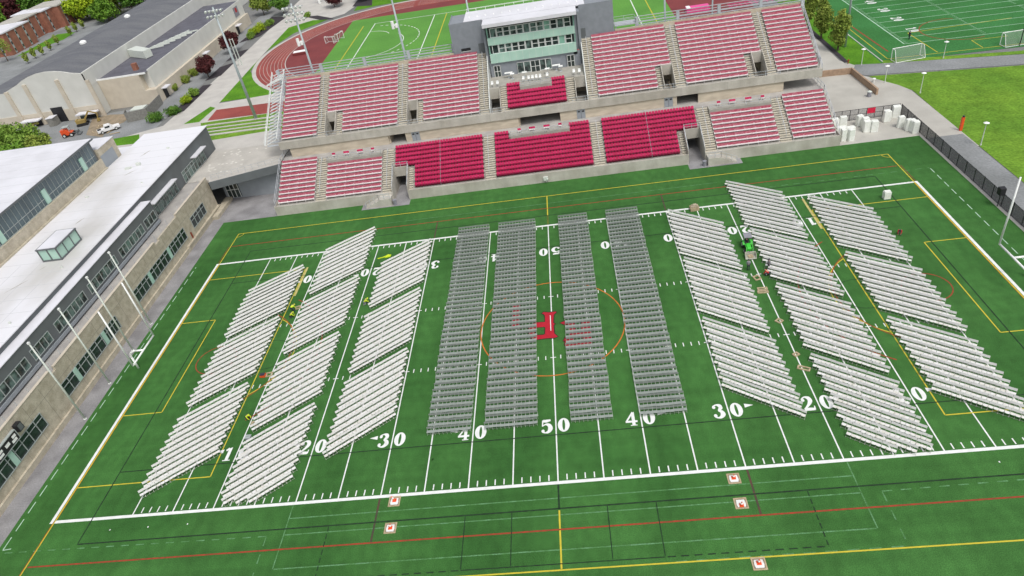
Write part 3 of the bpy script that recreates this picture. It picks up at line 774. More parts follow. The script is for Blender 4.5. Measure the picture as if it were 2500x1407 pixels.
# rails
def rail(mb, pts, h=1.05, step=2.2, r=.03, bars=2):
    for p,q in zip(pts, pts[1:]):
        p = Vector(p); q = Vector(q); n = max(1, round((q-p).length/step))
        for k in range(n+1):
            a = p.lerp(q,k/n); mb.beam(a, a+Vector((0,0,h)), r*2, r*2)
        for b_ in range(bars):
            e = Vector((0,0,h*(1-b_/bars))); mb.beam(p+e, q+e, r*1.8, r*1.8)
rm = MB()
for s in (1,-1):
    rail(rm, [(s*48.85,39.3,1.8),(s*48.85,48,6.1),(s*48.85,58,6.1)], step=1.6)
    rail(rm, [(s*48.85,50,9.1),(s*48.85,63.5,16.3)], step=1.6, bars=3)
    rail(rm, [(s*41.9,50.0,9.1),(s*36.9,50.0,9.1)]); rail(rm, [(s*26.1,50.0,9.1),(s*21.4,50.0,9.1)]); rail(rm, [(s*10.7,50.0,9.1),(s*6.0,50.0,9.1)])
    rail(rm, [(s*39.5,46.3,6.1),(s*29.3,46.3,6.1)], h=.9)
    rail(rm, [(s*24.35,39.2,1.9),(s*24.35,43.7,4.2),(s*27.1,43.7,4.2),(s*27.1,39.2,1.9)], h=.95, step=1.3)
    for x in (9.7,28.2,40.7): rail(rm, [(s*x,40.5,zl(1)),(s*x,47.2,zl(9))], h=.9, step=2.7, bars=1)
    for x in (9.8,25.2,40.8): rail(rm, [(s*x,52,zu(1)+.1),(s*x,62.5,zu(14))], h=.9, step=2.7, bars=1)
rail(rm, [(-5.6,46.2,6.1),(5.0,46.2,6.1)], h=.9); rail(rm, [(-3.1,54.3,11.95),(2.7,54.3,11.95)], h=.9)
rail(rm, [(18.4,39.8,1.5),(18.4,48,6.1)], h=.9, step=4, bars=1, r=.016); rail(rm, [(-18.4,39.8,1.5),(-18.4,48,6.1)], h=.9, step=4, bars=1, r=.016)
P(rm, 'handrails', 'rail')
# rear steelwork
for s,x0,x1 in ((-1,-50.6,-15.4),(1,19.6,49.6)):
    tr = MB()
    for zz,r in ((18.1,.05),(17.6,.04),(17.1,.09),(16.55,.04)): tr.beam((x0,65,zz),(x1,65,zz),r*2,r*2.4)
    n = 4
    for k in range(n+1):
        x = x0+(x1-x0)*k/n; tr.box(x-.28,x+.28,64.85,65.3,12,18.0)
    x = x0; up_ = True
    while x < x1-1.2:
        tr.beam((x,64.6,16.0 if up_ else 16.7),(x+1.2,64.6,16.7 if up_ else 16.0),.07,.07); up_ = not up_; x += 1.2
    tr.beam((x0,64.6,16.75),(x1,64.6,16.75),.1,.1); tr.box(x0,x1,64.3,64.9,15.7,15.85)
    P(tr, 'rear_truss', 'rail')
ws = MB()   # steel side stair at the left end
for k in range(22):
    t = k/21; y = 50.5+t*14; z = 8.6+t*8.3
    ws.box(-51.5,-49.2,y,y+.50,z-.08,z,1); ws.beam((-51.7,y-.1,z+.3),(-51.7,y+.5,z+.9),.10,.10)
    ws.beam((-51.5,y,z+.3),(-49.3,y+1.2,z+.9),.16,.10)
ws.beam((-51.8,50.3,8.9),(-51.8,65,17.4),.16,.22); ws.beam((-49.15,50.3,9.9),(-49.15,65,18.0),.12,.3); ws.beam((-51.8,50.3,9.4),(-51.8,65,17.9),.06,.06)
ws.beam((-52,61,16.6),(-49.1,62.4,17.2),.25,.25); ws.beam((-49.1,63.5,17.5),(-52,61,16.6),.15,.15)
P(ws, 'side_stair', ['frame_white','rail'])
pf = MB(); pf.box(15.4,19.4,64.5,66.8,15.6,15.9); rail(pf,[(15.4,64.5,17.2),(19.3,64.5,17.2),(19.3,66.8,17.2),(15.4,66.8,17.2)], h=.9); pf.box(15.4,19.4,64.4,66.8,17.0,17.2)
for x in (15.5,19.2): pf.box(x,x+.2,64.5,64.7,12,17)
P(pf, 'camera_platform', 'rail')

# ---------------------------------------------------------------- steps to the turf beside each lower opening
for s,lab in ((-1,'concrete steps with metal rail at the left tunnel mouth'),(1,'concrete steps with metal rail at the right tunnel mouth')):
    e = empty('field_steps', (s*29,38.5,0), 0, lab, 'steps', 'steps from stand to field')
    m = MB(); a,b = sorted((s*27.3,s*29.4)); m.box(a,b,37.3,38.88,.004,1.45)
    for k in range(6):
        a,b = sorted((s*(29.4+.45*k),s*(29.85+.45*k))); m.box(a,b,37.4,38.88,.004,1.2-.2*k)
    P(m, 'stair_block', 'concrete', e)
    m = MB(); rail(m, [(s*27.4,37.4,1.45),(s*29.4,37.4,1.45),(s*32.0,37.4,.2)], h=.95, step=1.1); P(m, 'railing', 'rail', e)
    a,b = sorted((s*24.2,s*32.9)); sheet('tunnel_apron', [(a,37.0 if s<0 else 37.0),(b,37.0),(b,38.9),(a,38.9)], .03, 'walk_grey')
    a,b = sorted((s*24.4,s*27.1)); sheet('tunnel_floor', rect(a,b,38.9,47.8), .02, 'walk_grey')
# ================================================================ PRESS BOX
pb = empty('press_box', (0,63.5,12), 0, 'grey press box with two glazed green-banded storeys above the centre seats', 'building')
for s in (1,-1):
    m = MB(); a,b = sorted((s*8.95,s*15.2)); m.box(a,b,63.5,70,15.8,21.9); m.box(a,b,63.5,63.62,21.9,22.1); m.box(*sorted((s*15.08,s*15.2)),63.62,70,21.9,22.1)
    a,b = sorted((s*8.5,s*8.95)); m.box(a,b,61.5,66,12,21.5)
    P(m, 'wing_wall', 'press_clad', pb)
m = MB(); m.box(-8.5,-8.0,61.1,61.5,11.95,14.7); m.box(-8.0,8.0,61.3,61.5,11.95,14.7); m.box(-6.6,-3.6,61.1,61.3,11.95,14.1); m.box(3.0,5.7,61.1,61.3,11.95,14.1); m.box(7.3,8.5,61.1,61.3,11.95,14.7)
m.box(-8,8,61.1,61.3,14.1,14.7)
P(m, 'ground_wall', 'press_clad', pb)
m = MB(); m.box(-8.49,8.49,61.9,66,14.71,21.5); P(m, 'rear_wall', 'press_clad', pb)
m = MB(); m.box(-7.9,7.6,61.16,61.89,14.7,21.54); P(m, 'upper_storeys', 'dark_glass', pb)
for z0,z1,nm in ((14.65,16.35,'green_band'),(18.0,19.3,'green_band')):
    m = MB(); m.box(-8.2,7.9,60.75,61.15,z0,z1)
    k = -8.2
    while k < 7.9: m.box(k-.02,k+.02,60.74,60.75,z0,z1,1); k += 1.22
    P(m, nm, ['green_band','mech'], pb)
rg = random.Random(8)
for z0,z1 in ((16.35,18.0),(19.3,21.0)):
    for k in range(12):
        x0 = -7.6+k*1.24
        f = MB(); f.box(x0,x0+1.2,60.95,61.05,z0,z0+.1); f.box(x0,x0+1.2,60.95,61.05,z1-.12,z1)
        for x in (x0,x0+1.08): f.box(x,x+.12,60.94,61.06,z0+.1,z1-.12)
        zz = z0+(z1-z0)*(.5 if k % 5 else .0)+.0
        if k % 5: f.box(x0+.12,x0+1.08,60.97,61.03,zz-.05,zz+.05)
        fo = P(f, 'window', 'frame_white', pb)
        g = MB(); g.box(x0+.1,x0+1.1,60.99,61.01,z0+.08,z1-.1)
        go = g.build('pane', rg.choice(['dark_glass','dark_glass','glass_mid','glass_mid','green_glass'] if k > 5 else ['dark_glass','glass_mid','glass_mid'])); go.parent = fo; go.data.transform(Matrix.Translation(-Vector(pb.location)))
m = MB(); m.box(-8.2,-8.0,60.9,61.2,16.3,21.2); m.box(7.7,7.9,60.9,61.2,16.3,21.2); P(m, 'corner_glazing', 'green_glass', pb)
m = MB(); m.box(-8.7,8.4,59.6,63.4,21.55,22.15); P(m, 'canopy', 'roof_plain', pb)
m = MB(); m.box(-12.4,10.1,63.7,70.4,21.9,22.12); P(m, 'roof', 'roof_plain', pb)
m = MB(); rail(m, [(-12.2,70.2,22.1),(10,70.2,22.1)], h=.6, step=1.8, bars=1)
for k in range(14): m.box(-11.5+k*1.55,-11.3+k*1.55,66,66.2,22.12,22.3)
P(m, 'roof_rail', 'white_paint', pb)
for x0,x1 in ((-7.9,-6.7),(-.9,.75),(6.0,7.3)):
    f = MB(); n = 2
    for k in range(n+1): f.box(x0+(x1-x0)*k/n-.05,x0+(x1-x0)*k/n+.05,61.04,61.12,11.95,14.1)
    f.box(x0+.05,x1-.05,61.05,61.11,14.0,14.1); f.box(x0+.05,x1-.05,61.05,61.11,12.9,12.98)
    o = P(f, 'door', 'frame_white', pb); g = MB(); g.box(x0,x1,61.13,61.15,11.95,14.08); q = g.build('pane','dark_glass'); q.parent = o; q.data.transform(Matrix.Translation(-Vector(pb.location)))
for x0,x1 in ((-3.5,-2.2),(-2.2,-.95),(.8,1.9),(1.9,3.0)):
    f = MB(); f.box(x0,x0+.07,61.04,61.12,11.95,14.1); f.box(x1-.07,x1,61.04,61.12,11.95,14.1); f.box(x0+.07,x1-.07,61.05,61.11,14.0,14.1); f.box(x0+.07,x1-.07,61.05,61.11,12.0,12.1)
    o = P(f, 'window', 'frame_white', pb); g = MB(); g.box(x0,x1,61.13,61.15,11.95,14.08); q = g.build('pane','glass_mid'); q.parent = o; q.data.transform(Matrix.Translation(-Vector(pb.location)))
for x0,x1 in ((-10.3,-8.98),(8.98,9.9)):
    m = MB(); m.box(x0,x1,63.44,63.5,15.8,17.9); P(m, 'side_door', 'dark_clad', pb)
m = MB(); m.box(-13.7,-11.9,63.44,63.5,16.85,17.4); m.box(-13.75,-11.85,63.40,63.5,16.75,16.85,1); P(m, 'small_window', ['black','frame_white'], pb)

# terrace furniture: high tables and chairs
tb = None
TL = ['white high table beside the left terrace door','white high table left of the terrace glass doors','white round table in front of the terrace glass doors','white high table right of the terrace glass doors','white high table beside the right terrace door','white round table at the right terrace door']
for k,(x,y,lx) in enumerate(((-5.2,59.6,1.5),(-4.5,58.8,.8),(-2.2,58.7,.9),(2.1,58.9,.9),(3.8,60.1,1.5),(4.6,59.2,.8))):
    t = empty('terrace_table', (x,y,11.95), 0, TL[k], 'table', 'tables on the press box terrace')
    m = MB(); m.box(x-lx/2,x+lx/2,y-.35,y+.35,12.9,12.95); P(m,'tabletop','white_paint',t)
    m = MB(); m.box(x-.04,x+.04,y-.04,y+.04,11.97,12.9); m.box(x-.25,x+.25,y-.25,y+.25,11.95,11.97); P(m,'pedestal','rail',t)
pos = ((-8.2,55.9),(-7.2,55.9),(-2.4,56.3),(-1.4,56.2),(-.7,56.2),(0,56.2),(.7,56.1),(2.0,56.4),(6.9,56.2),(7.9,56.1))
CL = ['first white chair on the ledge above the left terrace opening','second white chair on the ledge above the left terrace opening','first white chair from left behind the centre ledge','second white chair from left behind the centre ledge','third white chair from left behind the centre ledge','fourth white chair from left behind the centre ledge','fifth white chair from left behind the centre ledge','rightmost white chair behind the centre ledge','left white chair above the right terrace opening','right white chair above the right terrace opening']
for k,(x,y) in enumerate(pos):
    t = empty('terrace_chair', (x,y,11.95), 0, CL[k], 'chair', 'white chairs at the terrace ledge')
    m = MB(); m.box(x-.22,x+.22,y-.2,y+.2,12.5,12.55); P(m,'seat','white_paint',t)
    m = MB(); m.box(x-.22,x+.22,y+.2,y+.25,12.55,13.0); P(m,'backrest','white_paint',t)
    m = MB()
    for a in (-.19,.19):
        for b in (-.17,.17): m.box(x+a-.015,x+a+.015,y+b-.015,y+b+.015,11.95,12.5)
    P(m,'legs','rail',t)

# ================================================================ LIGHT TOWERS
def tower(x, y, z0, z1, label, heads=(3,5), facing=-1, low=None, r=.32):
    t = empty('light_tower', (x,y,z0), 0, label, 'light tower', 'tall stadium light poles')
    m = MB(); m.tube((x,y,z0),(x,y,z1),r,10,0,r*.45); P(m,'pole','pole',t, smooth=True)
    nr, nc = heads
    for a in range(nr):
        zz = z1-.6-a*1.1
        m = MB(); m.beam((x-nc*.42,y,zz),(x+nc*.42,y,zz),.12,.12)
        for k in range(nc): m.beam((x+(k-(nc-1)/2)*.85,y,zz),(x+(k-(nc-1)/2)*.85,y+facing*.3,zz-.05),.06,.06)
        br_ = P(m,'crossarm','rail',t)
        for k in range(nc):
            xx = x+(k-(nc-1)/2)*.85; yy = y+facing*.45
            h = MB(); h.tube((xx,yy-facing*.22,zz+.05),(xx,yy+facing*.22,zz-.15),.13,10,0,.27); h.tube((xx,yy+facing*.2205,zz-.1502),(xx,yy+facing*.30,zz-.19),.275,10,0,.26)
            o = h.build('floodlight','mech'); o.parent = br_; o.data.transform(Matrix.Translation(-Vector(t.location)))
    if low:
        m = MB(); m.box(x-1.0,x+.1,y-.5,y+.3,low,low+.12); m.tube((x-.9,y-.3,low-.5),(x-.9,y-.3,low+.9),.3,8); m.tube((x-.2,y-.5,low-.3),(x-.2,y-.5,low+.4),.28,8)
        P(m,'speaker_bracket','white_paint',t)
    return t
tower(-44.0,66,0,29.5,'tall light pole with three rows of floodlights behind the left stand end',(3,5),low=22.3)
tower(-25.1,66,0,31,'tall pole with a bracket behind the stand, left of press box',(3,5),low=22.8)
tower(-11.95,70.8,0,31,'tall pole rising behind the press box roof left end',(2,5),r=.28)
tower(24.9,66,0,31,'tall pale pole behind the right half of the stand',(3,5),r=.28)
tower(33.6,66,0,31,'thinner pale pole beyond the rear rail of the right stand',(3,5),r=.22)
tower(65.6,83.4,0,26,'light pole between the narrow trees and the second field',(3,5),r=.26)
tp = tower(-68,85.2,0,27.4,'freestanding light tower with two rows of lamps on the grass terraces',(2,5),r=.40)
m = MB()
for dx in (.9,1.6): m.tube((-68+dx,85.2,14.5),(-68+dx,85.2,20.5),.10,6); m.beam((-68,85.2,20.3),(-68+dx,85.2,20.3),.08,.08); m.beam((-68,85.2,14.7),(-68+dx,85.2,14.7),.08,.08)
P(m,'cable_conduit','mech',tp)

# ================================================================ GOALPOSTS, NET POLES
def goalpost(s, label):
    x = s*54.75
    t = empty('goalpost', (s*57.0,0,0), 0, label, 'goalpost', 'white football goalposts')
    m = MB(); m.tube((x,-3.15,3.05),(x,3.0,3.05),.12,8); P(m,'crossbar','white_paint',t,smooth=True)
    for y in (-3.1,2.95):
        m = MB(); m.tube((x,y,3.1),(x,y,12.1),.12,8,0,.10); P(m,'upright','white_paint',t,smooth=True)
    m = MB(); pts = [(s*57.0,-.05,0)]+[(s*(57.0-.0-1.0*(1-math.cos(R(a)))),-.05,2.05+1.0*math.sin(R(a))) for a in range(0,91,15)]+[(x+s*.05,-.05,3.05)]
    m.path(pts,.14,8); P(m,'gooseneck','white_paint',t,smooth=True)
goalpost(-1,'white goalpost with curved base beside the left building'); goalpost(1,'white goalpost at the right end cut off by the frame')
for k,(y,l) in enumerate(((-9.0,'thin pale net pole nearest the bottom of the left sidewalk'),(-2.6,'second thin net pole, left of the goalpost base'),(4.1,'third thin net pole, rising behind the goalpost crossbar'),(10.0,'fourth thin net pole, farthest along the left sidewalk'))):
    t = empty('net_pole', (-59.9,y,0), 0, l, 'pole', 'tall net poles along the left sidewalk')
    m = MB(); m.tube((-59.9,y,0),(-59.9,y,12.7),.13,8,0,.09); P(m,'pole','mech',t,smooth=True)
    m = MB(); m.box(-60.02,-59.78,y-.12,y+.12,12.7,12.95); m.tube((-59.9,y,0),(-59.9,y,.06),.2,8); P(m,'cap','white_paint',t)

# ================================================================ LEFT (WEST) BUILDING
wb_ = empty('athletics_building', (-66.4,0,0), 0, 'long white-roofed building with tan ground floor and grey upper floor left of field', 'building')
Y0 = -75
m = MB(); m.box(-66.4,-62.3,Y0,44.6,0,6.0); m.box(-62.3,-62.0,Y0,44.6,0,.75); m.box(-62.3,-61.9,30,44.6,.75,1.0)
for a,b,h in ((Y0,-6.8,6.62),(-5.9,22.9,6.5),(24.3,31.2,6.35),(31.2,44.6,6.7)): m.box(-62.62,-62.3,a,b,6.0,h)
P(m,'ground_floor_wall','stone',wb_)
m = MB(); m.box(-66.3,-62.62,Y0,44.6,6.0,6.02); P(m,'terrace_floor','terrace',wb_)
m = MB(); m.box(-62.66,-62.26,Y0,-6.9,6.62,6.7); m.box(-62.66,-62.26,-5.9,22.8,6.5,6.58); m.box(-62.66,-62.26,31.2,44.64,6.7,6.78); P(m,'coping','gym_tan',wb_)
def winstrip(x, y0, y1, z0, z1, step, mats, col=None, midbar=True, name='window'):
    f = MB(); n = max(1, round((y1-y0)/step))
    for k in range(n+1):
        y = y0+(y1-y0)*k/n; f.box(x+.02,x+.10,y-.04,y+.04,z0,z1)
    f.box(x+.02,x+.09,y0+.04,y1-.04,z0,z0+.08); f.box(x+.02,x+.09,y0+.04,y1-.04,z1-.08,z1)
    if midbar: f.box(x+.02,x+.085,y0+.04,y1-.04,z0+(z1-z0)*.66,z0+(z1-z0)*.66+.06)
    if col:
        for y in col: f.box(x+.02,x+.14,y-.35,y+.35,z0+.09,z1-.09,1)
    o = P(f, name, ['frame_grey','green_band'], wb_)
    g = MB(); g.box(x,x+.02,y0,y1,z0,z1); q = g.build('pane', mats); q.parent = o; q.data.transform(Matrix.Translation(-Vector(wb_.location)))
for a,b,c in ((-50,-27,(-33,-40)),(-24,-11.5,(-17.6,)),(-6.8,7.3,(-3.7,3.6)),(12.8,31.3,(18,25)),(34.3,40,())): winstrip(-62.3,a,b,2.0,4.1,1.35,'dark_glass',c)
m = MB(); m.box(-79.5,-66.4,Y0,59.5,0,10.95); P(m,'upper_wall','dark_clad',wb_)
m = MB(); m.box(-79.6,-66.2,Y0,59.7,10.95,11.06); P(m,'main_roof','roof_white',wb_)
m = MB(); m.box(-66.4,-64.8,Y0,30.3,6.75,10.15); m.box(-66.4,-64.65,Y0,30.3,6.3,6.75,1); P(m,'bay_wall',['dark_clad','mid_clad'],wb_)
m = MB(); m.box(-66.4,-64.7,Y0,30.4,10.15,10.24); P(m,'bay_roof','roof_plain',wb_)
for a,b in ((-50,-30),(-27,-14.0),(-12.5,-6.2),(-5.2,-1.2),(0.2,7.5),(8.7,16.5),(17.8,25.5),(26.3,29.9)): winstrip(-64.8,a,b,7.15,8.75,1.05,'glass_mid',None,False)
for a,b in ((32.6,41.5),(44.6,54.6)): winstrip(-66.4,a,b,6.1,8.3,1.3,'glass_mid',None,True)
for a,b in ((31.8,41.0),(49.5,54.6)):
    m = MB(); m.box(-66.4,-65.3,a,b,8.75,8.9); P(m,'awning','roof_plain',wb_)
# skylight box
sk = MB(); sk.box(-72.4,-69.6,12.8,18.0,11.06,13.0); so2 = P(sk,'skylight','green_band',wb_)
sk = MB(); sk.box(-72.6,-69.4,12.6,18.2,13.0,13.15)
for x in (-72.45,-71.0,-69.55):
    for y in (12.75,18.05): sk.box(x-.07,x+.07,y-.07,y+.07,11.06,13.0)
for y in (14.5,16.3): sk.box(-69.6,-69.5,y-.05,y+.05,11.06,13.0)
sk.box(-72.5,-69.5,12.7,12.8,11.06,11.3); sk.box(-69.6,-69.5,12.8,18.0,11.06,11.3)
q = sk.build('skylight_frame','dark_clad'); q.parent = so2; q.data.transform(Matrix.Translation(-Vector(wb_.location)))
sk = MB(); sk.box(-72.4,-69.6,12.8,18.0,13.16,13.2); q = sk.build('skylight_roof','roof_plain'); q.parent = so2; q.data.transform(Matrix.Translation(-Vector(wb_.location)))
# clerestory
m = MB(); m.box(-86,-79.6,Y0,44.6,11,12.95); m.box(-79.62,-79.3,Y0,44.6,11.06,11.3); P(m,'clerestory_base','stone',wb_)
m = MB(); m.box(-104,-80.1,Y0,44.4,0,16.6); P(m,'rear_hall_wall','dark_clad',wb_)
m = MB(); m.box(-80.1,-80.05,Y0,43.8,13.0,16.4); g_ = P(m,'clerestory_window','clere_glass',wb_)
m = MB(); y = -40
while y < 43.8: m.box(-80.05,-80.0,y-.03,y+.03,13.0,16.4); y += 1.05
m.box(-80.05,-79.99,Y0,43.8,14.0,14.08); m.box(-80.05,-79.95,Y0,43.8,12.95,13.05)
for yy in (-22,-10,4,16.5,28.5,40): m.box(-80.05,-79.85,yy-.5,yy+.5,13.1,15.4,1)
q = m.build('mullions',['frame_grey','green_band']); q.parent = g_; q.data.transform(Matrix.Translation(-Vector(wb_.location)))
m = MB(); m.box(-104,-79.5,Y0,44.9,16.6,16.9,1); m.box(-104,-79.6,Y0,44.8,16.9,16.92); P(m,'upper_roof',['roof_plain','dark_clad'],wb_)
m = MB(); m.box(-86,-79.7,44.6,50.4,0,14.7); m.box(-79.7,-79.62,44.6,49.0,11,13.4,1); P(m,'end_block',['stone','mid_clad'],wb_)
m = MB(); m.box(-86,-79.6,44.9,50.5,14.7,14.8); m.box(-90,-79.6,50.6,57,9.9,10.0); P(m,'end_block_roof','roof_plain',wb_)
m = MB()
rv = random.Random(4)
for x,y,w_,h_ in ((-74.5,43,1.2,.25),(-73,44,.8,.5),(-68.3,10.5,.3,.3),(-68.5,36,.3,.2),(-70,50,.5,.3),(-77,33,.6,.2),(-68,-2,.3,.3),(-75.5,5,.5,.2)): m.box(x-w_/2,x+w_/2,y-w_/4,y+w_/4,11.06,11.06+h_)
P(m,'roof_vent','mech',wb_)
M['stain'] = mat('stain', (.33,.30,.24), .9, scale=1.3, col2=(.55,.54,.51), detail=8)
for k,(px,py,l,wd) in enumerate(((355,375,3.2,.35),(318,422,3.0,.3),(195,540,2.4,.3),(105,655,1.2,.2),(40,700,4.0,.22))):
    c = at(px,py,11.07); a = random.Random(k).uniform(.9,1.3); u = Vector((math.cos(a),math.sin(a)))*l/2; n_ = Vector((-u.y,u.x)).normalized()*wd/2
    p_ = [(c.x-u.x,c.y-u.y),(c.x+n_.x,c.y+n_.y),(c.x+u.x,c.y+u.y),(c.x-n_.x*.6,c.y-n_.y*.6)]
    m = MB(); face(m,p_,11.075); P(m,'roof_stain','stain',wb_)
m = MB()
for (a,b) in ((-62.5,6.0),): 
    y = -38
    while y < 44: m.beam((-62.8,y,6.0),(-62.8,y,7.3),.05,.05); y += 2.3
P(m,'terrace_posts','rail',wb_)
M['seam'] = mat('seam', (.50,.50,.52), .8, var=.1)
m = MB(); y = -40.0
while y < 59: m.box(-79.5,-66.3,y,y+.05,11.06,11.066); y += 3.1
for x in (-76,-72.8,-69.6): m.box(x,x+.05,-40,12.5,11.066,11.07)
P(m,'roof_seams','seam',wb_)
m = MB(); y = -40.0
while y < 44: m.box(-104,-79.7,y,y+.06,16.92,16.926); y += 3.1
P(m,'upper_roof_seams','seam',wb_)
m = MB()
for k in range(26):
    y = -38+k*3.15; m.box(-62.3,-62.292,y,y+.03,.8,6.3)
m.box(-62.296,-62.288,-60,44,4.75,4.78); P(m,'panel_joints','step_dark',wb_)
m = MB(); m.box(-62.3,-62.27,32.55,33.0,1.0,2.2); P(m,'wall_emblem','line_red',wb_)
# scoreboard and loudspeaker on the wall
t = empty('scoreboard', (-62.2,-17.2,4.2), 0, 'dark scoreboard with pale panels on the left building wall', 'scoreboard')
m = MB(); m.box(-62.28,-61.95,-19.8,-15.6,4.35,5.55); P(m,'board','black',t)
m = MB(); m.box(-62.30,-61.92,-19.9,-15.5,4.27,4.35); m.box(-62.30,-61.92,-19.9,-15.5,5.55,5.63); m.box(-62.30,-61.92,-15.6,-15.5,4.35,5.55); P(m,'board_frame','frame_grey',t)
for a,b,c,d in ((-16.4,-15.8,4.95,5.3),(-16.7,-15.9,4.5,4.85),(-17.7,-17.0,4.8,5.2),(-18.9,-18.2,5.0,5.3),(-19.1,-18.3,4.55,4.85)):
    m = MB(); m.box(-61.95,-61.93,a,b,c,d); P(m,'display_panel','white_paint',t)
t = empty('loudspeaker', (-62,-15,5), 0, 'dark box loudspeaker above the scoreboard corner', 'loudspeaker')
m = MB(); m.box(-62.28,-61.7,-15.3,-14.5,4.9,5.9); m.box(-61.72,-61.68,-15.2,-14.6,5.0,5.8,1); P(m,'cabinet',['black','dark_clad'],t)

# roofed walkway bridging to the stand
t = empty('covered_walkway', (-57,50,0), 0, 'flat concrete terrace bridging the left building and the stand', 'walkway roof')
m = MB(); m.prism([(-66.3,44.7),(-62.0,44.7),(-61.6,43.8),(-49.2,47.9),(-49.2,57.9),(-66.3,58.3)],5.5,6.06); P(m,'deck','walk_roof',t)
m = MB(); m.prism([(-61.66,43.7),(-61.5,43.5),(-49.15,47.6),(-49.2,47.8)],4.6,6.10); P(m,'fascia','dark_clad',t)
m = MB(); m.prism([(-62.2,48.5),(-50,48.2),(-50,57.5),(-62.2,57.5)],0,5.5); P(m,'wall','mid_clad',t)
m = MB(); m.box(-61.5,-59.0,48.2,48.4,.3,3.0); 
o = P(m,'window','dark_glass',t); m = MB()
for x in (-61.5,-60.7,-59.9,-59.1): m.box(x-.05,x+.05,48.12,48.2,.3,3.0)
m.box(-61.5,-59,48.13,48.19,1.9,2.0); q = m.build('window_frame','frame_white'); q.parent = o; q.data.transform(Matrix.Translation(-Vector(t.location)))
for k in range(34):
    r_ = random.Random(k*7+1); px = 505+r_.random()*150; py = 373+r_.random()*52-(px-505)*.12
    c = at(px,py,6.07); 
    if not (-65.5 < c.x < -50 and 46.5+ (c.x+61)*.33 < c.y < 57.5): continue
    m = MB(); m.box(c.x-.2,c.x+.2,c.y-.16,c.y+.16,6.06,6.08); P(m,'paver_light','paver',t)
m = MB(); rail(m,[(-61.3,44.6,6.06),(-49.4,48.4,6.06)],h=1.0,step=1.2,r=.02); P(m,'railing','rail',t)
o = MB(); o.box(-62.2,-60.9,40.5,48.0,.0,.65); o = o.build('low_wall','stone'); tag(o,'low stone wall at the corner of the left building','wall')
# strip and grass terraces behind the walkway
sheet('upper_pavement', [(-70,57.9),(-49,57.9),(-49,66),(-71,64.5)], 6.0, 'path')
def lev(pts, z): return [xy(a,b,z) for a,b in pts]
tt = MB(); tt.prism(lev([(490,352),(720,327),(720,268),(490,301)],1.9)[::1],-.05,1.9); tag(tt.build('grass_terraces','lawn'),kind='structure')
m2 = MB()
for a,b,w_ in ((307,281,2.4),(315.5,289.5,2.0),(323.5,297,2.0),(331.5,304.5,3.2)):
    m2.prism(lev([(500,a+w_/2),(700,b+w_/2),(700,b-w_/2),(500,a-w_/2)],2.0),1.7,2.03)
tag(m2.build('terrace_edges','path'),kind='structure')
sheet('terrace_path', [(-95,86),(-50,80),(-50,92.8),(-95,93.4)], .008, 'path')
# ================================================================ GYM
gy = empty('gymnasium', (-131,150,0), 0, 'large pale gymnasium with arched grey roof and lower flat-roofed wing', 'building')
prof = [(-155,0),(-121.2,0),(-121.2,9.6),(-121.21,11.7)]+[(-131.5+15*math.sin(R(a)), 13.6-(1-math.cos(R(a)))*11) for a in (28,20,10,0,-10,-20,-28,-36)]+[(-146,9.6),(-155,9.0)]
m = MB(); m.prof_y(prof, 110, 240); P(m,'hall_wall','gym_white',gy)
top = [(x,z+.06) for x,z in prof[3:]]; 
m = MB()
for (a,b) in zip(top,top[1:]): m.quad((a[0],110.4,a[1]),(b[0],110.4,b[1]),(b[0],240,b[1]),(a[0],240,a[1]))
P(m,'hall_roof','roof_grey',gy)
m = MB(); m.box(-121.6,-121.15,110.0,240,8.0,12.0); P(m,'parapet_wall','gym_white',gy)
for x in (-144.5,-138.5,-129.0,-120.8):
    m = MB(); m.box(x-.5,x+.5,109.5,110,0,11.2 if x > -140 and x < -125 else 10.0); P(m,'pilaster','gym_tan',gy)
m = MB(); m.box(-155,-120.5,109.85,110,0,3.2); P(m,'base_band','gym_tan',gy)
m = MB(); m.box(-135.0,-131.6,109.75,109.85,0,4.1); P(m,'loading_door','black',gy)
m = MB(); m.box(-127.3,-121.5,107.2,109.5,1.7,2.0); m.box(-126.8,-123.3,109.5,109.8,0,1.7,1); P(m,'entrance_canopy',['roof_plain','black'],gy)
m = MB(); m.box(-143.8,-138.4,107.4,109.5,1.8,2.1); m.box(-143.4,-139,109.5,109.8,0,1.8,1); P(m,'entrance_canopy',['roof_plain','black'],gy)
m = MB(); m.box(-121.1,-109,114,190,0,8.2); m.box(-109,-106,113.8,190.5,0,3.8); P(m,'wing_wall','gym_tan',gy)
m = MB(); m.box(-109,-107.0,116,190.4,3.8,8.3); m.box(-107.3,-107.0,115.9,190.4,8.3,8.75); P(m,'white_panel_wall','gym_white',gy)
m = MB(); m.box(-121.1,-107.3,114.2,190,8.3,8.36); P(m,'wing_roof','roof_dark',gy)
m = MB(); m.box(-121.2,-107,114,114.3,8.2,8.6); P(m,'wing_coping','white_paint',gy)
for y,zz in ((137.5,13.3),(165.5,13.3)):
    m = MB(); m.tube((-135.5,y,zz),(-135.5,y,zz+.5),1.0,14); m.tube((-135.5,y,zz+.5),(-135.5,y,zz+.9),1.0,14,0,.5); P(m,'roof_ventilator','white_paint',gy)
m = MB(); m.prism([(-121,133.5),(-113.5,128.5),(-112.5,131),(-119.5,136.5)],8.5,10.6); P(m,'roof_unit','mech',gy)
m = MB(); m.box(-112.4,-111.2,118.2,119.4,8.36,10.2); P(m,'chimney','brick',gy)
m = MB()
for k in range(7):
    a,b = (-118+k*.9,138+k*2.2); m.beam((a,b,8.8),(a+5,b+1.5,8.8),.35,.3); m.beam((a,b,8.6),(a+1,b+4,8.6),.3,.3)
P(m,'roof_ducts','mech',gy)
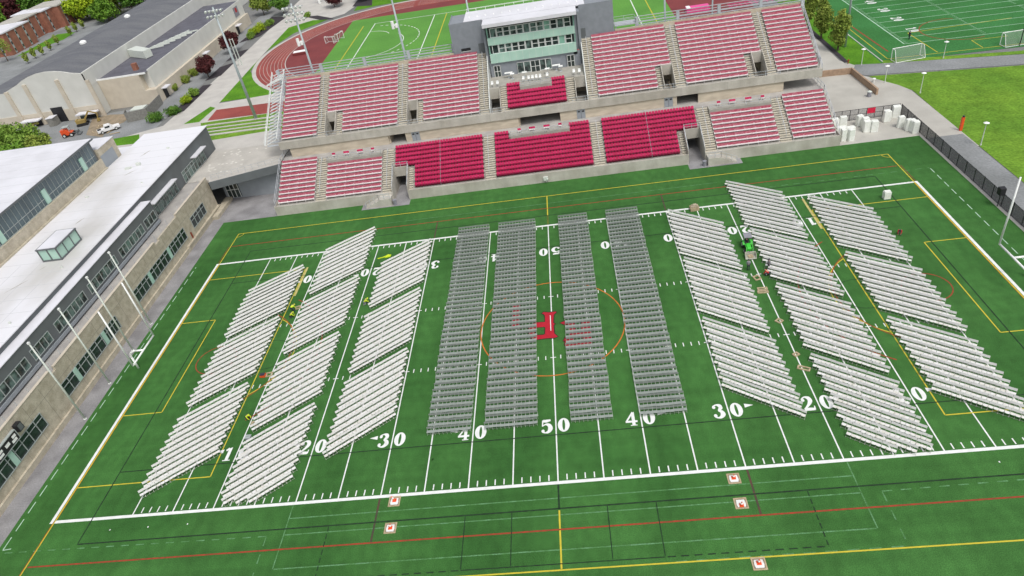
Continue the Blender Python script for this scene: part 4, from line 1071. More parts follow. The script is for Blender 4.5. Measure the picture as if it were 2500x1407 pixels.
for y in (116.5,146,176):
    m = MB(); m.box(-106,-104.4,y,y+3,2.9,3.1); m.box(-105.98,-105.9,y+.5,y+2.5,0,2.6,1); P(m,'side_entrance',['roof_plain','black'],gy)
m = MB(); m.box(-106.98,-106.9,181.5,185.5,4.6,7.8); m.prism([(-106.9,182.8),(-106.88,182.8),(-106.88,184.3),(-106.9,184.3)],6.0,7.4,1); P(m,'wall_banner',['cloth_grey','cloth_red'],gy)
# wooden screen fence round the plant by the gym
t = empty('screen_fence', (-107,102,0), 0, 'grey board fence enclosing plant at the gymnasium corner', 'fence')
m = MB()
for p,q in (((-109.7,101.3),(-104.2,102.6)),((-104.2,102.6),(-105.2,113)),((-109.7,101.3),(-111.0,104.5))):
    m.beam((*p,1.3),(*q,1.3),.15,2.6)
P(m,'boards','wood_fence',t)
m = MB(); m.box(-109.6,-106,104,107,0,2.2); o = m.build('plant_unit','mech'); tag(o,'pale plant unit behind the grey board fence','machine')
# entrance frame building at top
t = empty('entrance_pavilion', (-72,205,0), 0, 'entrance with white posts and teal wall beyond the red-leaved trees', 'building')
m = MB(); m.box(-72,-62,206,214,0,5.5); P(m,'teal_wall','green_glass',t)
for k in range(4):
    m = MB(); m.box(-84+k*4.2,-83.3+k*4.2,205,205.7,0,6.5); P(m,'post','white_paint',t)
m = MB(); m.box(-85,-70,204.6,206,6.5,7); P(m,'beam','white_paint',t)

# brick apartment block
bb = empty('brick_building', (-215,225,0), 0, 'stepped red brick building with pale flat roof beyond the parking lot', 'building')
segs = [(-236,-222,198,212),(-224,-208,200,217),(-222,-213,217,232),(-225,-211,232,241),(-222,-208,239,252)]
for k,(a,b,c,d) in enumerate(segs):
    h = 8+.15*k
    m = MB(); m.box(a,b,c,d,-.5,h); P(m,'wall','brick',bb)
    m = MB(); m.box(a-.3,b+.3,c-.3,d+.3,h,h+.45); P(m,'roof','roof_plain' if k % 2 else 'pad',bb)
    y = c+2.5
    while y < d-1.5:
        m = MB()
        m.box(b,b+.06,y-.45,y+.45,.3,h-.3)
        for f in range(3): m.box(b+.06,b+.09,y-.35,y+.35,1+f*2.5,2.1+f*2.5,1)
        P(m,'window_bay',['frame_grey','dark_glass'],bb); y += 5.2
    x = a+2.5
    while x < b-1.5:
        m = MB()
        m.box(x-.45,x+.45,c-.06,c,.3,h-.3)
        for f in range(3): m.box(x-.35,x+.35,c-.09,c-.06,1+f*2.5,2.1+f*2.5,1)
        P(m,'window_bay',['frame_grey','dark_glass'],bb); x += 5
# ================================================================ TREES AND SHRUBS
def leaf_mesh(name, rx, rz, z0, n, size, mt, seed, shape='round', lumps=9):
    """leaf-sized faces spread through lumps inside the crown volume; origin at the foot"""
    r = np.random.default_rng(seed)
    if shape == 'column':
        c = []
        for i in range(lumps):
            t = (i+.5)/lumps; w_ = math.sin(math.pi*min(1,t*.9+.12))**.8
            a = r.uniform(0,6.28); q = r.uniform(.1,.55)*rx*w_
            c.append((q*math.cos(a), q*math.sin(a), z0+t*rz*2, rx*w_*.75))
    else:
        c = []
        for i in range(lumps):
            v = r.normal(size=3); v /= np.linalg.norm(v); k_ = r.uniform(.35,.78)
            c.append((v[0]*rx*k_*r.uniform(.8,1.25), v[1]*rx*k_*r.uniform(.8,1.25), z0+rz+v[2]*rz*k_*.85, rx*r.uniform(.2,.46)))
    c = np.array(c); pr = c[:,3]**2; pr /= pr.sum()
    id_ = r.choice(len(c), n, p=pr); v = r.normal(size=(n,3)); v /= np.linalg.norm(v,axis=1)[:,None]
    rad = r.uniform(.3,1.2,n)**.6
    p = c[id_,:3]+v*(c[id_,3]*rad)[:,None]
    if shape == 'column': pass
    p[:,2] = np.maximum(p[:,2], z0*.6+.05)
    nn = v+r.normal(size=(n,3))*.8; nn /= np.linalg.norm(nn,axis=1)[:,None]
    a = np.cross(nn, r.normal(size=(n,3))); a /= np.linalg.norm(a,axis=1)[:,None]; b = np.cross(nn,a)
    s = size*r.uniform(.6,1.3,n)[:,None]
    V = np.stack([p-a*s-b*s*.6, p+a*s-b*s*.6, p+a*s*.7+b*s*.7, p-a*s*.7+b*s*.7],1).reshape(-1,3)
    me = bpy.data.meshes.new(name); me.from_pydata(V.tolist(), [], [(4*i,4*i+1,4*i+2,4*i+3) for i in range(n)]); me.materials.append(M[mt]); me.update()
    return me
def trunk_mesh(h, r0, rx, z0, rz, seed):
    m = MB(); rr = random.Random(seed); m.tube((0,0,0),(0,0,z0+rz*.7),r0,8,0,r0*.5)
    for k in range(6):
        a = k*1.05+rr.uniform(-.3,.3); zz = z0+rz*.1*k
        m.tube((0,0,zz),(math.cos(a)*rx*.6,math.sin(a)*rx*.6,zz+rz*.7),r0*.45,5,0,r0*.12)
    me = bpy.data.meshes.new('trunk'); me.from_pydata(m.v,[],m.f); me.materials.append(M['trunk']); me.update(); return me
_tc = {}
def tree(x, y, h, rx, mt, label, shape='round', group=None, z=0, seed=None, n=2600, size=.30, cat='tree', name='tree', low=.22):
    key = (round(h,1), rx, mt, shape, n)
    if key not in _tc:
        z0 = h*low; rz = (h-z0)/2; sd = len(_tc)*13+7
        _tc[key] = (leaf_mesh('crown',rx,rz,z0,n,size,mt,sd,shape, 15 if shape=='column' else 22), trunk_mesh(h,max(.06,h*.022),rx,z0,rz,sd))
    cm, tm = _tc[key]
    t = empty(name,(x,y,z),(x*7.3+y*3.1)%6.28,label,cat,group)
    for nm,me in (('crown',cm),('trunk',tm)):
        o = bpy.data.objects.new(nm,me); C.objects.link(o); o.parent = t
    return t
G = 'narrow trees beside the second field'
tree(63.6,82.0,9.0,1.9,'leaf_olive','nearest of the narrow upright trees right of the stand','column',G,n=3800,size=.17,low=.14)
tree(62.9,90.5,9.6,1.9,'leaf_olive','middle narrow upright tree right of the stand','column',G,n=3800,size=.17,low=.14)
tree(63.2,100.0,11.0,2.0,'leaf_olive','farthest narrow upright tree right of the stand','column',G,n=3800,size=.17,low=.14)
G = 'dark red-leaved trees'
tree(-99.2,131.5,7.0,3.6,'leaf_red','dark red-leaved tree beside the gymnasium, nearer of two','round',G,n=4200,size=.22,low=.12)
tree(-99.6,154.5,7.0,3.4,'leaf_red','dark red-leaved tree beside the gymnasium, behind the tall light tower','round',G,n=4200,size=.22,low=.12)
tree(-75.5,196,6.2,4.4,'leaf_red','round red-leaved tree on the paved entrance island','round',G,n=4500,size=.22,low=.2)
tree(-64,199.5,6.5,4.6,'leaf_red','red-leaved tree over the dark mulch near the top of the track','round',G,n=4500,size=.22,low=.2)
tree(-95,196,8.5,4.2,'leaf_dark','bright green bushy tree at the far end of the gymnasium path','round',None,n=4500,size=.25,low=.08)
tree(-104.5,201,8,4.5,'leaf_olive','olive green tree just past the far gymnasium corner','round',None,n=3500,size=.28,low=.15)
G = 'shrubs along the gymnasium path'
SH = [(-100.8,99.4,2.4,2.2,'leaf_dark','lowest dark green shrub beside the dark mulch'),(-97.5,102.5,2.3,2.1,'leaf_dark','second dark green shrub from the bottom of the path'),
 (-96.8,110,2.0,1.8,'leaf_lime','lime green shrub above the two dark shrubs'),(-96.6,115,2.2,1.8,'leaf_bush','mid green shrub at a paved gap in the mulch'),
 (-98.5,168.5,2.2,1.8,'leaf_bush','small green shrub at the near end of the far hedge'),(-99,173,2.2,2.2,'leaf_lime','yellow-green shrub in the middle of the far hedge'),(-98.6,178,2.3,2.4,'leaf_lime','largest yellow-green shrub of the far hedge'),(-96.5,183,2.0,1.8,'leaf_bush','small shrub past the yellow-green hedge'),
 (-106.2,123,1.8,1.5,'leaf_olive','grey-green shrub against the gym wall, nearest the door'),(-105.0,129,2.0,1.7,'leaf_olive','grey-green shrub against the middle of the gym wall'),(-104.9,135,2.2,1.8,'leaf_olive','grey-green shrub against the gym wall by the red tree'),
 (-83.5,187,1.2,1.6,'leaf_bush','low bright shrub where the path meets the island')]
for x,y,h,r_,mt,lb in SH: tree(x,y,h,r_,mt,lb,'round',G,n=1500,size=.14,cat='shrub',name='shrub',low=.02)
G = 'trees in the far left wood'
FT = []
fr = random.Random(12)
for k,(px,py,mt) in enumerate(((8,30,'leaf_lime'),(2,62,'leaf'),(28,22,'leaf_dark'),(48,40,'leaf_red'),(22,50,'leaf_red'),(62,12,'leaf_dark'),(75,30,'leaf_dark'),(92,16,'leaf_dark'),(112,14,'leaf_dark'),(132,12,'leaf_dark'),(70,4,'leaf'),(100,-4,'leaf'),(140,-6,'leaf_dark'),(30,-6,'leaf_dark'),
   (160,14,'leaf_lime'),(182,22,'leaf_lime'),(200,38,'leaf_lime'),(214,20,'leaf_lime'),(232,34,'leaf_lime'),(250,22,'leaf_lime'),(206,4,'leaf_lime'),(236,2,'leaf'),(262,8,'leaf_lime'),(282,26,'leaf_olive'),(288,2,'leaf_dark'),(312,4,'leaf_dark'),(326,14,'leaf_dark'),(176,-4,'leaf_lime'),(268,38,'leaf'),(340,-4,'leaf_dark'))):
    q = at(px,py+14,0); FT.append((q.x,q.y,mt))
nm = {'leaf_dark':'dark green','leaf_lime':'yellow-green','leaf_red':'purple-red','leaf':'mid green','leaf_olive':'grey-green'}
cnt_ = {}
for k,(x,y,mt) in enumerate(FT):
    cnt_[mt] = cnt_.get(mt,0)+1
    tree(x,y,10.5+(k*37%4),5.4+(k%3)*.6,mt,'%s tree of the far left wood, %s of its colour from the left' % (nm[mt], ORD[cnt_[mt]-1]),'round',G,n=2600,size=.42,low=.05)
G = 'saplings between the gymnasium and brick building'
for k in range(8):
    px,py = ((205,70),(188,78),(174,88),(143,110),(125,124),(107,135),(88,143),(70,155))[k]
    q = at(px,py,0); tree(q.x,q.y,4.2,1.1,'leaf_olive','thin sapling in the lot beside the gym roof, %s from the top' % ORD[k],'column',G,n=420,size=.2,name='sapling')
G = 'trees in front of the left building'
for k,(px,py,r_,mt,lb) in enumerate(((20,330,4.2,'leaf_bush','soft green tree at the left frame edge below the gym'),(70,325,4.0,'leaf_bush','soft green tree beside the parked yellow cars'),(110,345,3.2,'leaf_olive','thin pale green tree left of the orange machine'),(40,370,3.8,'leaf','fresh green tree just behind the upper white roof'))):
    q = at(px,py+25,2); tree(q.x,q.y,7.5,r_,mt,lb,'round',G,n=2600,size=.24,low=.05)
for k,(px,py) in enumerate(((5,120),(20,150))):
    q = at(px,py,0); tree(q.x,q.y,9,3.6,'leaf_olive',('sparse brownish tree at the left edge by the brick wall','sparse olive tree below the brick building corner')[k],'round',None,n=900,size=.2)

# ================================================================ VEHICLES AND MACHINES
def wheel(x,y,r,w_,root,par_loc):
    m = MB(); m.tube((x,y-w_/2,r),(x,y+w_/2,r),r,14); o = m.build('wheel','rubber',root)
    m = MB(); m.tube((x,y-w_/2-.01,r),(x,y+w_/2+.01,r),r*.55,10); q = m.build('rim','frame_white',o); return o
def pickup(px, py, rz, label, paint, group=None):
    q = at(px,py,0); t = empty('pickup_truck' if paint == 'car_white' else 'parked_car',(q.x,q.y,0),rz,label,'pickup truck' if paint == 'car_white' else 'car',group)
    m = MB(); m.prof_y([(-2.7,.45),(2.7,.45),(2.75,.95),(1.2,1.05),(.55,1.75),(-.75,1.78),(-1.0,1.1),(-2.7,1.05)],-.95,.95); m.build('body',paint,t)
    m = MB(); m.prof_y([(1.12,1.10),(.56,1.70),(.52,1.70),(1.06,1.10)],-.8,.8); m.box(-.7,.45,-.965,-.95,1.15,1.62); m.box(-.7,.45,.95,.965,1.15,1.62); m.build('window','dark_glass',t)
    if paint == 'car_white': m = MB(); m.box(-2.6,-1.1,-.8,.8,1.055,1.08); m.build('truck_bed','rubber',t)
    for x in (-1.7,1.7):
        for y in (-.88,.88): wheel(x,y,.40,.26,t,None)
    return t
pickup(268,320,R(35),'white pickup truck parked below the gymnasium','car_white')
pickup(73,302,R(55),'yellowish car parked left of the gymnasium door, nearer the frame edge','car_yellow','cars parked under trees by the gymnasium')
pickup(100,303,R(55),'paler yellow car parked next to the gymnasium canopy','car_yellow','cars parked under trees by the gymnasium')
q = at(205,305,0); t = empty('excavator',(q.x,q.y,0),R(20),'yellow tracked excavator with folded arm by the open loading door','excavator'); t.scale = (.8,.8,.8)
for y in (-1,1):
    m = MB(); m.prof_y([(-1.9,.25),(-1.5,0),(1.5,0),(1.9,.25),(1.9,.6),(1.5,.85),(-1.5,.85),(-1.9,.6)],y-.3,y+.3); m.build('track','rubber',t)
m = MB(); m.box(-1.7,1.2,-1.1,1.1,.9,1.9); m.box(-1.8,-1.2,-1,1,1.9,2.1); m.build('body','yellow_machine',t)
m = MB(); m.box(.1,1.2,.1,1.05,1.9,2.9); m.build('cab','dark_glass',t)
m = MB(); m.beam((.9,-.3,1.5),(3.2,-.3,4.0),.35,.5); m.beam((3.2,-.3,4.0),(5.6,-.3,2.8),.3,.4); m.build('boom','yellow_machine',t)
m = MB(); m.beam((5.6,-.3,2.9),(5.0,-.3,1.1),.25,.3); m.prof_y([(4.5,.2),(5.4,.1),(5.6,.9),(4.8,1.2)],-.8,.2); m.build('bucket','yellow_machine',t)
q = at(172,332,0); t = empty('loader',(q.x,q.y,0),R(15),'orange compact loader with grey canopy left of the white pickup','loader')
m = MB(); m.prof_y([(-1.6,.5),(1.0,.5),(1.2,1.1),(.2,1.3),(-.3,2.0),(-1.6,1.9)],-.8,.8); m.build('body','orange',t)
m = MB(); m.box(-.9,.7,-.75,.75,2.5,2.6); 
for x in (-.8,.6):
    for y in (-.68,.68): m.box(x-.04,x+.04,y-.04,y+.04,1.3,2.5)
m.build('canopy','frame_grey',t)
m = MB(); m.beam((.5,-.7,1.2),(2.2,-.7,.6),.12,.2); m.beam((.5,.7,1.2),(2.2,.7,.6),.12,.2); m.prof_y([(2.1,.1),(3.0,.1),(3.0,.25),(2.4,.4),(2.3,1.0),(2.1,1.0)],-1,1); m.build('bucket','dark_clad',t)
for x in (-1,.8):
    for y in (-.9,.9): wheel(x,y,.5,.35,t,None)
m = MB(); m.prism([(-.9,-1.2),(.9,-1.2),(1.1,1.2),(-1.1,1.2)],0,2.2); m.box(-1.1,1.1,-1.3,1.3,2.2,2.3,1); o = m.build('dumpster',['wood_fence','roof_plain']); q = at(135,305,0); o.location = (q.x,q.y,0); tag(o,'grey bin with pale lid left of the loading door','dumpster')
M['dirt'] = mat('dirt', (.33,.26,.18), .95, scale=.5, col2=(.22,.18,.12), detail=9, fine=.2, fscale=4)
sheet('dirt_patch',[xy(*p) for p in ((210,330),(225,290),(270,280),(330,278),(300,300),(262,312),(250,335))],-.005,'dirt')
m = MB()
for k in range(9):
    r_ = random.Random(k); q = at(225+r_.random()*45,312+r_.random()*18,0); a = r_.uniform(0,3); m.beam((q.x,q.y,.1),(q.x+2.6*math.cos(a),q.y+2.6*math.sin(a),.15),.2,.15)
tag(m.build('timber_pile','wood'),'heap of loose timber between excavator and pickup','timber')

sheet('lawn_corner',[xy(*p) for p in ((272,340),(340,328),(340,350),(285,356))],-.004,'lawn_dark')
# compact tractor with loader bucket on the turf
t = empty('tractor',(27.5,12.2,0),R(-90-4),'small green tractor with grey canopy and sand-filled bucket between white chairs','tractor'); t.scale = (.84,.84,.84)
m = MB(); m.prof_y([(.2,.55),(1.55,.6),(1.6,1.05),(1.4,1.15),(.2,1.2)],-.32,.32); m.prof_y([(-1.1,.5),(.2,.5),(.2,.75),(-1.1,.95)],-.42,.42); m.build('body','tractor_green',t)
for y in (-.62,.62):
    m = MB(); m.prof_y([(-1.25,.75),(-.85,1.2),(-.3,1.2),(.0,.8),(-.1,.78),(-.4,1.12),(-.8,1.12),(-1.18,.72)],y-.17,y+.17); m.build('fender','tractor_green',t)
for x,r_,w_ in ((-.6,.56,.32),(1.15,.36,.24)):
    for y in (-.68,.68): wheel(x,y,r_,w_,t,None)
m = MB(); m.box(-.85,-.4,-.25,.25,.9,1.0); m.box(-.9,-.8,-.25,.25,1.0,1.4); m.build('driver_seat','black',t)
m = MB(); m.tube((.05,0,1.2),(-.12,0,1.45),.025,6); m.tube((-.12,0,1.43),(-.16,0,1.46),.2,12); m.build('steering_wheel','black',t)
m = MB(); m.prism([(-1.35,-.62),(.1,-.62),(.1,.62),(-1.35,.62)],2.15,2.24); m.build('canopy','cloth_grey',t)
m = MB()
for y in (-.52,.52): m.beam((-1.05,y,.9),(-1.05,y,2.15),.06,.06); m.beam((-.1,y,1.1),(-.15,y,2.15),.04,.04)
m.build('canopy_post','black',t)
m = MB()
for y in (-.5,.5): m.beam((.3,y,1.15),(1.5,y,1.35),.09,.14); m.beam((1.5,y,1.35),(2.15,y,.5),.09,.14)
m.build('loader_arm','tractor_green',t)
m = MB(); m.box(2.1,3.3,-.8,.8,.12,.18); m.box(2.1,2.2,-.8,.8,.18,.85); m.prof_y([(2.2,.18),(3.3,.18),(2.6,.85),(2.2,.85)],-.86,-.8); m.prof_y([(2.2,.18),(3.3,.18),(2.6,.85),(2.2,.85)],.8,.86); m.build('bucket','bucket',t)
def hollow_frame(x, y, rz, w_, d_, z, label, name='wood_frame', group=None, sandy=False, rail2=True):
    t = empty(name,(x,y,z),rz,label,'wooden frame',group)
    m = MB(); k = .16
    m.box(-w_/2,w_/2,-d_/2,-d_/2+k,0,.12); m.box(-w_/2,w_/2,d_/2-k,d_/2,0,.12); m.box(-w_/2,-w_/2+k,-d_/2+k,d_/2-k,0,.12); m.box(w_/2-k,w_/2,-d_/2+k,d_/2-k,0,.12)
    m.build('frame','wood',t); return t
G = 'wooden frames along the right 20 line'
hollow_frame(27.35,10.0,.1,.62,.62,.16,'wooden frame lying in the tractor bucket',group=G)
hollow_frame(27.0,5.3,.25,.85,.95,0,'square wooden frame nearest the tractor',group=G)
hollow_frame(27.05,2.9,-.05,1.25,.55,0,'wide wooden frame, far slat of a pair left of the 20 line',group=G)
hollow_frame(26.95,2.25,-.05,1.35,.5,0,'wide wooden frame, near slat of a pair left of the 20 line',group=G)
hollow_frame(27.3,-3.6,.7,.75,.75,0,'dark-centred wooden frame beside the 20 line midway down',group=G)
hollow_frame(27.45,-9.6,.5,.7,.55,0,'small wooden frame on the 20 line above the lowest one',group=G)
hollow_frame(27.6,-11.9,-.5,1.35,.6,0,'lowest wooden frame lying across the right 20 line',group=G)
G = 'wooden frames along the left 10 line'
hollow_frame(-36.9,9.9,.3,.8,.7,0,'wooden frame beside the left 10 line by two kneeling workers',group=G)
hollow_frame(-36.8,-4.1,.1,.9,.8,0,'wooden frame beside the left 10 line at midfield height',group=G)
hollow_frame(-36.0,-12.6,.1,.7,.7,0,'wooden frame beside the lone yellow-shirted worker',group=G)
def crate(x,y,label):
    t = empty('wooden_crate',(x,y,0),.05,label,'crate')
    m = MB(); m.box(-.65,.65,-.5,.5,0,.55); m.build('crate_body','wood',t)
    m = MB(); m.prism([(-.55,-.4),(.5,-.42),(.6,.3),(-.4,.45)],.55,.72); m.prism([(-.3,-.2),(.3,-.3),(.35,.3),(-.2,.25)],.72,.9); m.build('contents','sand',t)
crate(22.5,24.1,'open wooden crate on the far sideline right of the grey columns')
m = MB(); m.box(-.5,.5,-.4,.4,.05,.5); m.box(-.45,.45,-.35,.35,.5,.6,1); o = m.build('storage_box',['orange','cloth_dark']); o.location = (-37.6,-4.3,0); o.scale=(.7,.7,.7); tag(o,'small orange-brown box by the left 10 line','box')
# open turf pits with orange cones
G = 'open turf pits with orange cones'
for k,(x,y,lb) in enumerate(((-16.7,-25.3,'open turf pit with a tilted orange cone touching the left near sideline'),(-16.6,-28.4,'square turf pit with a flattened orange cone, nearer of the left pair'),(16.85,-25.7,'open turf pit with an upright cone touching the right near sideline'),(16.85,-28.5,'turf pit with a cone at its near edge, second of the right line'),(16.9,-34.6,'turf pit on the near yellow line with an orange cone'))):
    t = empty('turf_pit',(x,y,0),0,lb,'turf pit',G)
    m = MB(); w_ = .60
    for a,b,c,d_ in ((-w_,w_,-w_,-w_+.12),(-w_,w_,w_-.12,w_),(-w_,-w_+.12,-w_+.12,w_-.12),(w_-.12,w_,-w_+.12,w_-.12)): m.box(a,b,c,d_,.0,.05)
    m.build('pit_frame','wood',t)
    m = MB(); m.box(-.48,.48,-.48,.48,.0,.02); m.build('pit_floor','dirt',t)
    m = MB(); m.prism([(-.36,-.40),(.36,-.40),(.42,-.1),(.36,.36),(-.36,.36),(-.42,-.1)],.02,.06); m.build('pit_cover','line_white',t)
    dy = (.1,.0,.05,-.25,.05)[k]; tip = (-.22,.1,.0,.0,.0)[k]
    m = MB(); m.box(-.2,.2,dy-.2,dy+.2,.06,.10); m.tube((0,dy,.10),(tip,dy+(.1 if tip else 0),.62),.13,12,0,.03); c_ = m.build('traffic_cone','orange',t)
    m = MB(); m.tube((tip*.45,dy+(.045 if tip else 0),.32),(tip*.72,dy+(.07 if tip else 0),.46),.115,12,0,.078); m.build('cone_collar','white_paint',c_)

# ================================================================ FENCES, LAMPS, WRAPPED STACKS
t = empty('east_fence',(62.1,0,0),0,'dark chain-link fence with screening along the right edge of the turf','fence')
n = 0; y = 47.3
while y > -40:
    m = MB(); m.beam((0,y,0),(0,y,2.05),.09,.09); m.build('post','dark_fence',t); y -= 2.45; n += 1
m = MB(); m.beam((0,47.3,1.97),(0,-40,1.97),.05,.05); m.beam((0,47.3,.08),(0,-40,.08),.05,.05); m.build('rails','dark_fence',t)
m = MB(); m.box(-.012,.012,-40,47.25,.1,1.93); m.build('screen','screen',t)
m = MB(); m.box(-.5,-.06,-40,47,-.01,.035); m.build('fence_kerb','path',t)
t = empty('north_fence',(50.9,47.6,0),0,'dark chain-link fence behind the white wrapped stacks','fence')
for k in range(9):
    m = MB(); m.beam((k*1.38,0,0),(k*1.38,0,2.0),.08,.08); m.build('post','dark_fence',t)
m = MB()
for zz in (1.97,1.05,.1): m.beam((0,0,zz),(11.1,0,zz),.05,.05)
m.build('rails','dark_fence',t); m = MB(); m.box(0,11.1,-.01,.01,.1,1.93); m.build('mesh','screen_light',t)
m = MB(); m.box(56.5,57.8,47.48,47.52,1.0,1.95); tag(m.build('banner','banner_red'),'small crimson banner hung on the fence behind the wrapped stacks','banner')
G = 'white wrapped stacks on the pavement'
WR = [(50.1,40.6,.8,1.0,2.3,'tall white wrapped stack nearest the stand corner'),(51.2,40.3,1.0,.9,2.3,'wide white wrapped stack closest to the turf'),
 (50.3,42.3,1.8,.8,1.9,'low white wrapped bundle behind the corner stack'),(52.0,42.6,1.5,.8,1.5,'white wrapped bundle with grey side by the corner stacks'),
 (50.2,45.4,1.6,.9,2.1,'white wrapped stack against the stand side rail'),(51.8,45.6,1.2,.9,2.2,'white wrapped stack next to the grey covered stack'),(50.9,44.0,1.2,.8,1.0,'grey and white heap of loose bundles beside the rail'),
 (54.5,45.4,1.0,.9,2.1,'single white wrapped stack at the back of the middle group'),(55.0,44.2,1.1,1.0,2.1,'white wrapped stack in the middle of the middle group'),(54.7,42.8,1.1,.9,2.2,'front left white wrapped stack of the middle group'),(55.8,42.5,1.1,1.0,2.2,'front right white wrapped stack of the middle group'),
 (59.0,45.6,1.1,1.0,2.3,'white wrapped stack left of the fence corner pair'),(59.6,46.2,.8,.9,1.8,'shorter white wrapped stack behind the corner pair'),(61.0,46.7,1.3,.9,2.4,'white wrapped stack in the fence corner'),
 (60.2,42.8,1.1,.8,2.2,'lone white wrapped stack near the right fence'),(60.8,41.4,.9,.9,2.2,'leftmost of the three stacks by the fence gate'),(61.2,40.9,.8,1.0,2.3,'middle of the three stacks by the fence gate'),(61.4,40.2,1.0,1.0,2.3,'rightmost white stack touching the turf corner')]
wr = random.Random(6)
for x,y,a,b,h,lb in WR:
    m = MB(); ch = .07; a*=.50; b*=.50; h*=.88
    base = [(-a+ch,-b),(a-ch,-b),(a,-b+ch),(a,b-ch),(a-ch,b),(-a+ch,b),(-a,b-ch),(-a,-b+ch)]
    lv = [(.0,.96),(.1,1.0),(h*.5,.97),(h*.95,.93),(h,.86)]; vs = []; fs = []
    for zz,sc_ in lv:
        for p in base: vs.append((p[0]*sc_+wr.uniform(-.03,.03),p[1]*sc_+wr.uniform(-.03,.03),zz+wr.uniform(-.03,.03)*(zz>0)))
    for l_ in range(len(lv)-1):
        for i in range(8): fs.append((l_*8+i,l_*8+(i+1)%8,(l_+1)*8+(i+1)%8,(l_+1)*8+i))
    fs.append(tuple(range(len(vs)-8,len(vs)))); m.add(vs,fs)
    o = m.build('wrapped_stack','wrap'); o.location = (x,y,0); o.rotation_euler = (0,0,wr.uniform(-.2,.2)); tag(o,lb,'wrapped stack',G)
m = MB(); m.prism([(-.45,-.35),(.45,-.35),(.5,.35),(-.5,.35)],.05,1.15); m.box(-.4,.4,-.3,.3,1.15,1.25); m.box(-.42,.42,-.32,.32,0,.05,1); o = m.build('covered_unit',['wrap','black']); o.location=(49.3,20.9,0); tag(o,'pale covered box standing alone near the right end line','box')
G = 'round-topped path lamps'
for x,y,lb in ((68.3,33.2,'white lamp post nearest the right frame edge on the lawn'),(68.8,55.2,'white lamp post on the lawn corner beside the paved bend'),(65.3,61.9,'white lamp post between the path and the lawn tip'),(79.5,69.9,'white lamp post at the edge of the second field'),(64.8,72.1,'white lamp post beside the narrow trees')):
    t = empty('path_lamp',(x,y,0),0,lb,'lamp post',G); h = 3.6 if x > 66 and y < 60 else 3.1
    m = MB(); m.tube((0,0,0),(0,0,h),.075,8,0,.05); m.tube((0,0,0),(0,0,.3),.14,8,0,.1); m.build('post','mech',t)
    m = MB(); m.tube((0,0,h),(0,0,h+.12),.12,12,0,.42); m.tube((0,0,h+.12),(0,0,h+.26),.42,14,0,.15); m.build('lamp_head','white_paint',t)
t = empty('call_post',(68.0,38.9,0),0,'orange-red emergency call post at the path edge','call post'); m = MB(); m.box(-.2,.2,-.18,.18,0,2.3); m.build('post_body','orange',t); m = MB(); m.tube((0,0,2.3),(0,0,2.55),.16,10); m.build('beacon','cloth_dark',t)
t = empty('hydrant_post',(62.8,73.8,0),0,'short rusty orange post on the lawn by the road bend','post'); m = MB(); m.tube((0,0,0),(0,0,.9),.12,8); m.box(-.2,.2,-.05,.05,.6,.75); m.build('post','line_red',t)
t = empty('trash_bin',(60.4,56.6,0),0,'round grey trash bin at the end of the brown wall','trash bin'); m = MB(); m.tube((0,0,0),(0,0,.95),.38,14); m.build('bin_body','cloth_grey',t); m = MB(); m.tube((0,0,.95),(0,0,1.1),.42,14,0,.2); m.build('lid','mech',t)
t = empty('bollard_light',(63.6,62.8,0),0,'short pale light at the tip of the lawn path','bollard'); m = MB(); m.tube((0,0,0),(0,0,.6),.14,8); m.tube((0,0,.6),(0,0,.75),.3,10); m.build('head','white_paint',t)
for x,lb in ((-26.8,'small grey bin in the left tunnel mouth'),(26.75,'small dark bin in the right tunnel mouth')):
    m = MB(); m.tube((0,0,0),(0,0,.85),.3,12,0,.33); m.tube((0,0,.85),(0,0,.9),.36,12); o = m.build('small_bin','cloth_grey'); o.location = (x,37.7,.04); tag(o,lb,'bin','bins at the tunnel mouths')
m = MB(); m.box(-.5,.3,-.2,.1,.25,.9); m.tube((.2,-.2,.55),(.2,-.5,.5),.15,8); m.box(-.1,.0,-.25,0,.0,.3); o = m.build('wall_hose_reel','mech'); o.location = (.1,38.7,.3); tag(o,'small grey hose reel on the front wall at midfield','hose reel')
m = MB(); 
for p,q in (((55.4,68.9),(61.5,68.4)),((61.5,68.4),(61.9,56.9))): m.beam((*p,.6),(*q,.6),.35,1.2)
tag(m.build('retaining_wall','brown_wall'),'L-shaped brown low wall around the paved yard right of the stand','wall')
# speaker box on the east fence
t = empty('fence_speaker',(61.7,15.6,0),0,'black speaker box on a post at the right fence','speaker'); m = MB(); m.beam((0,0,0),(0,0,2.0),.08,.08); m.build('post','black',t); m = MB(); m.prism([(-.35,-.4),(.35,-.4),(.45,.4),(-.35,.4)],1.9,2.9); m.build('cabinet','black',t)
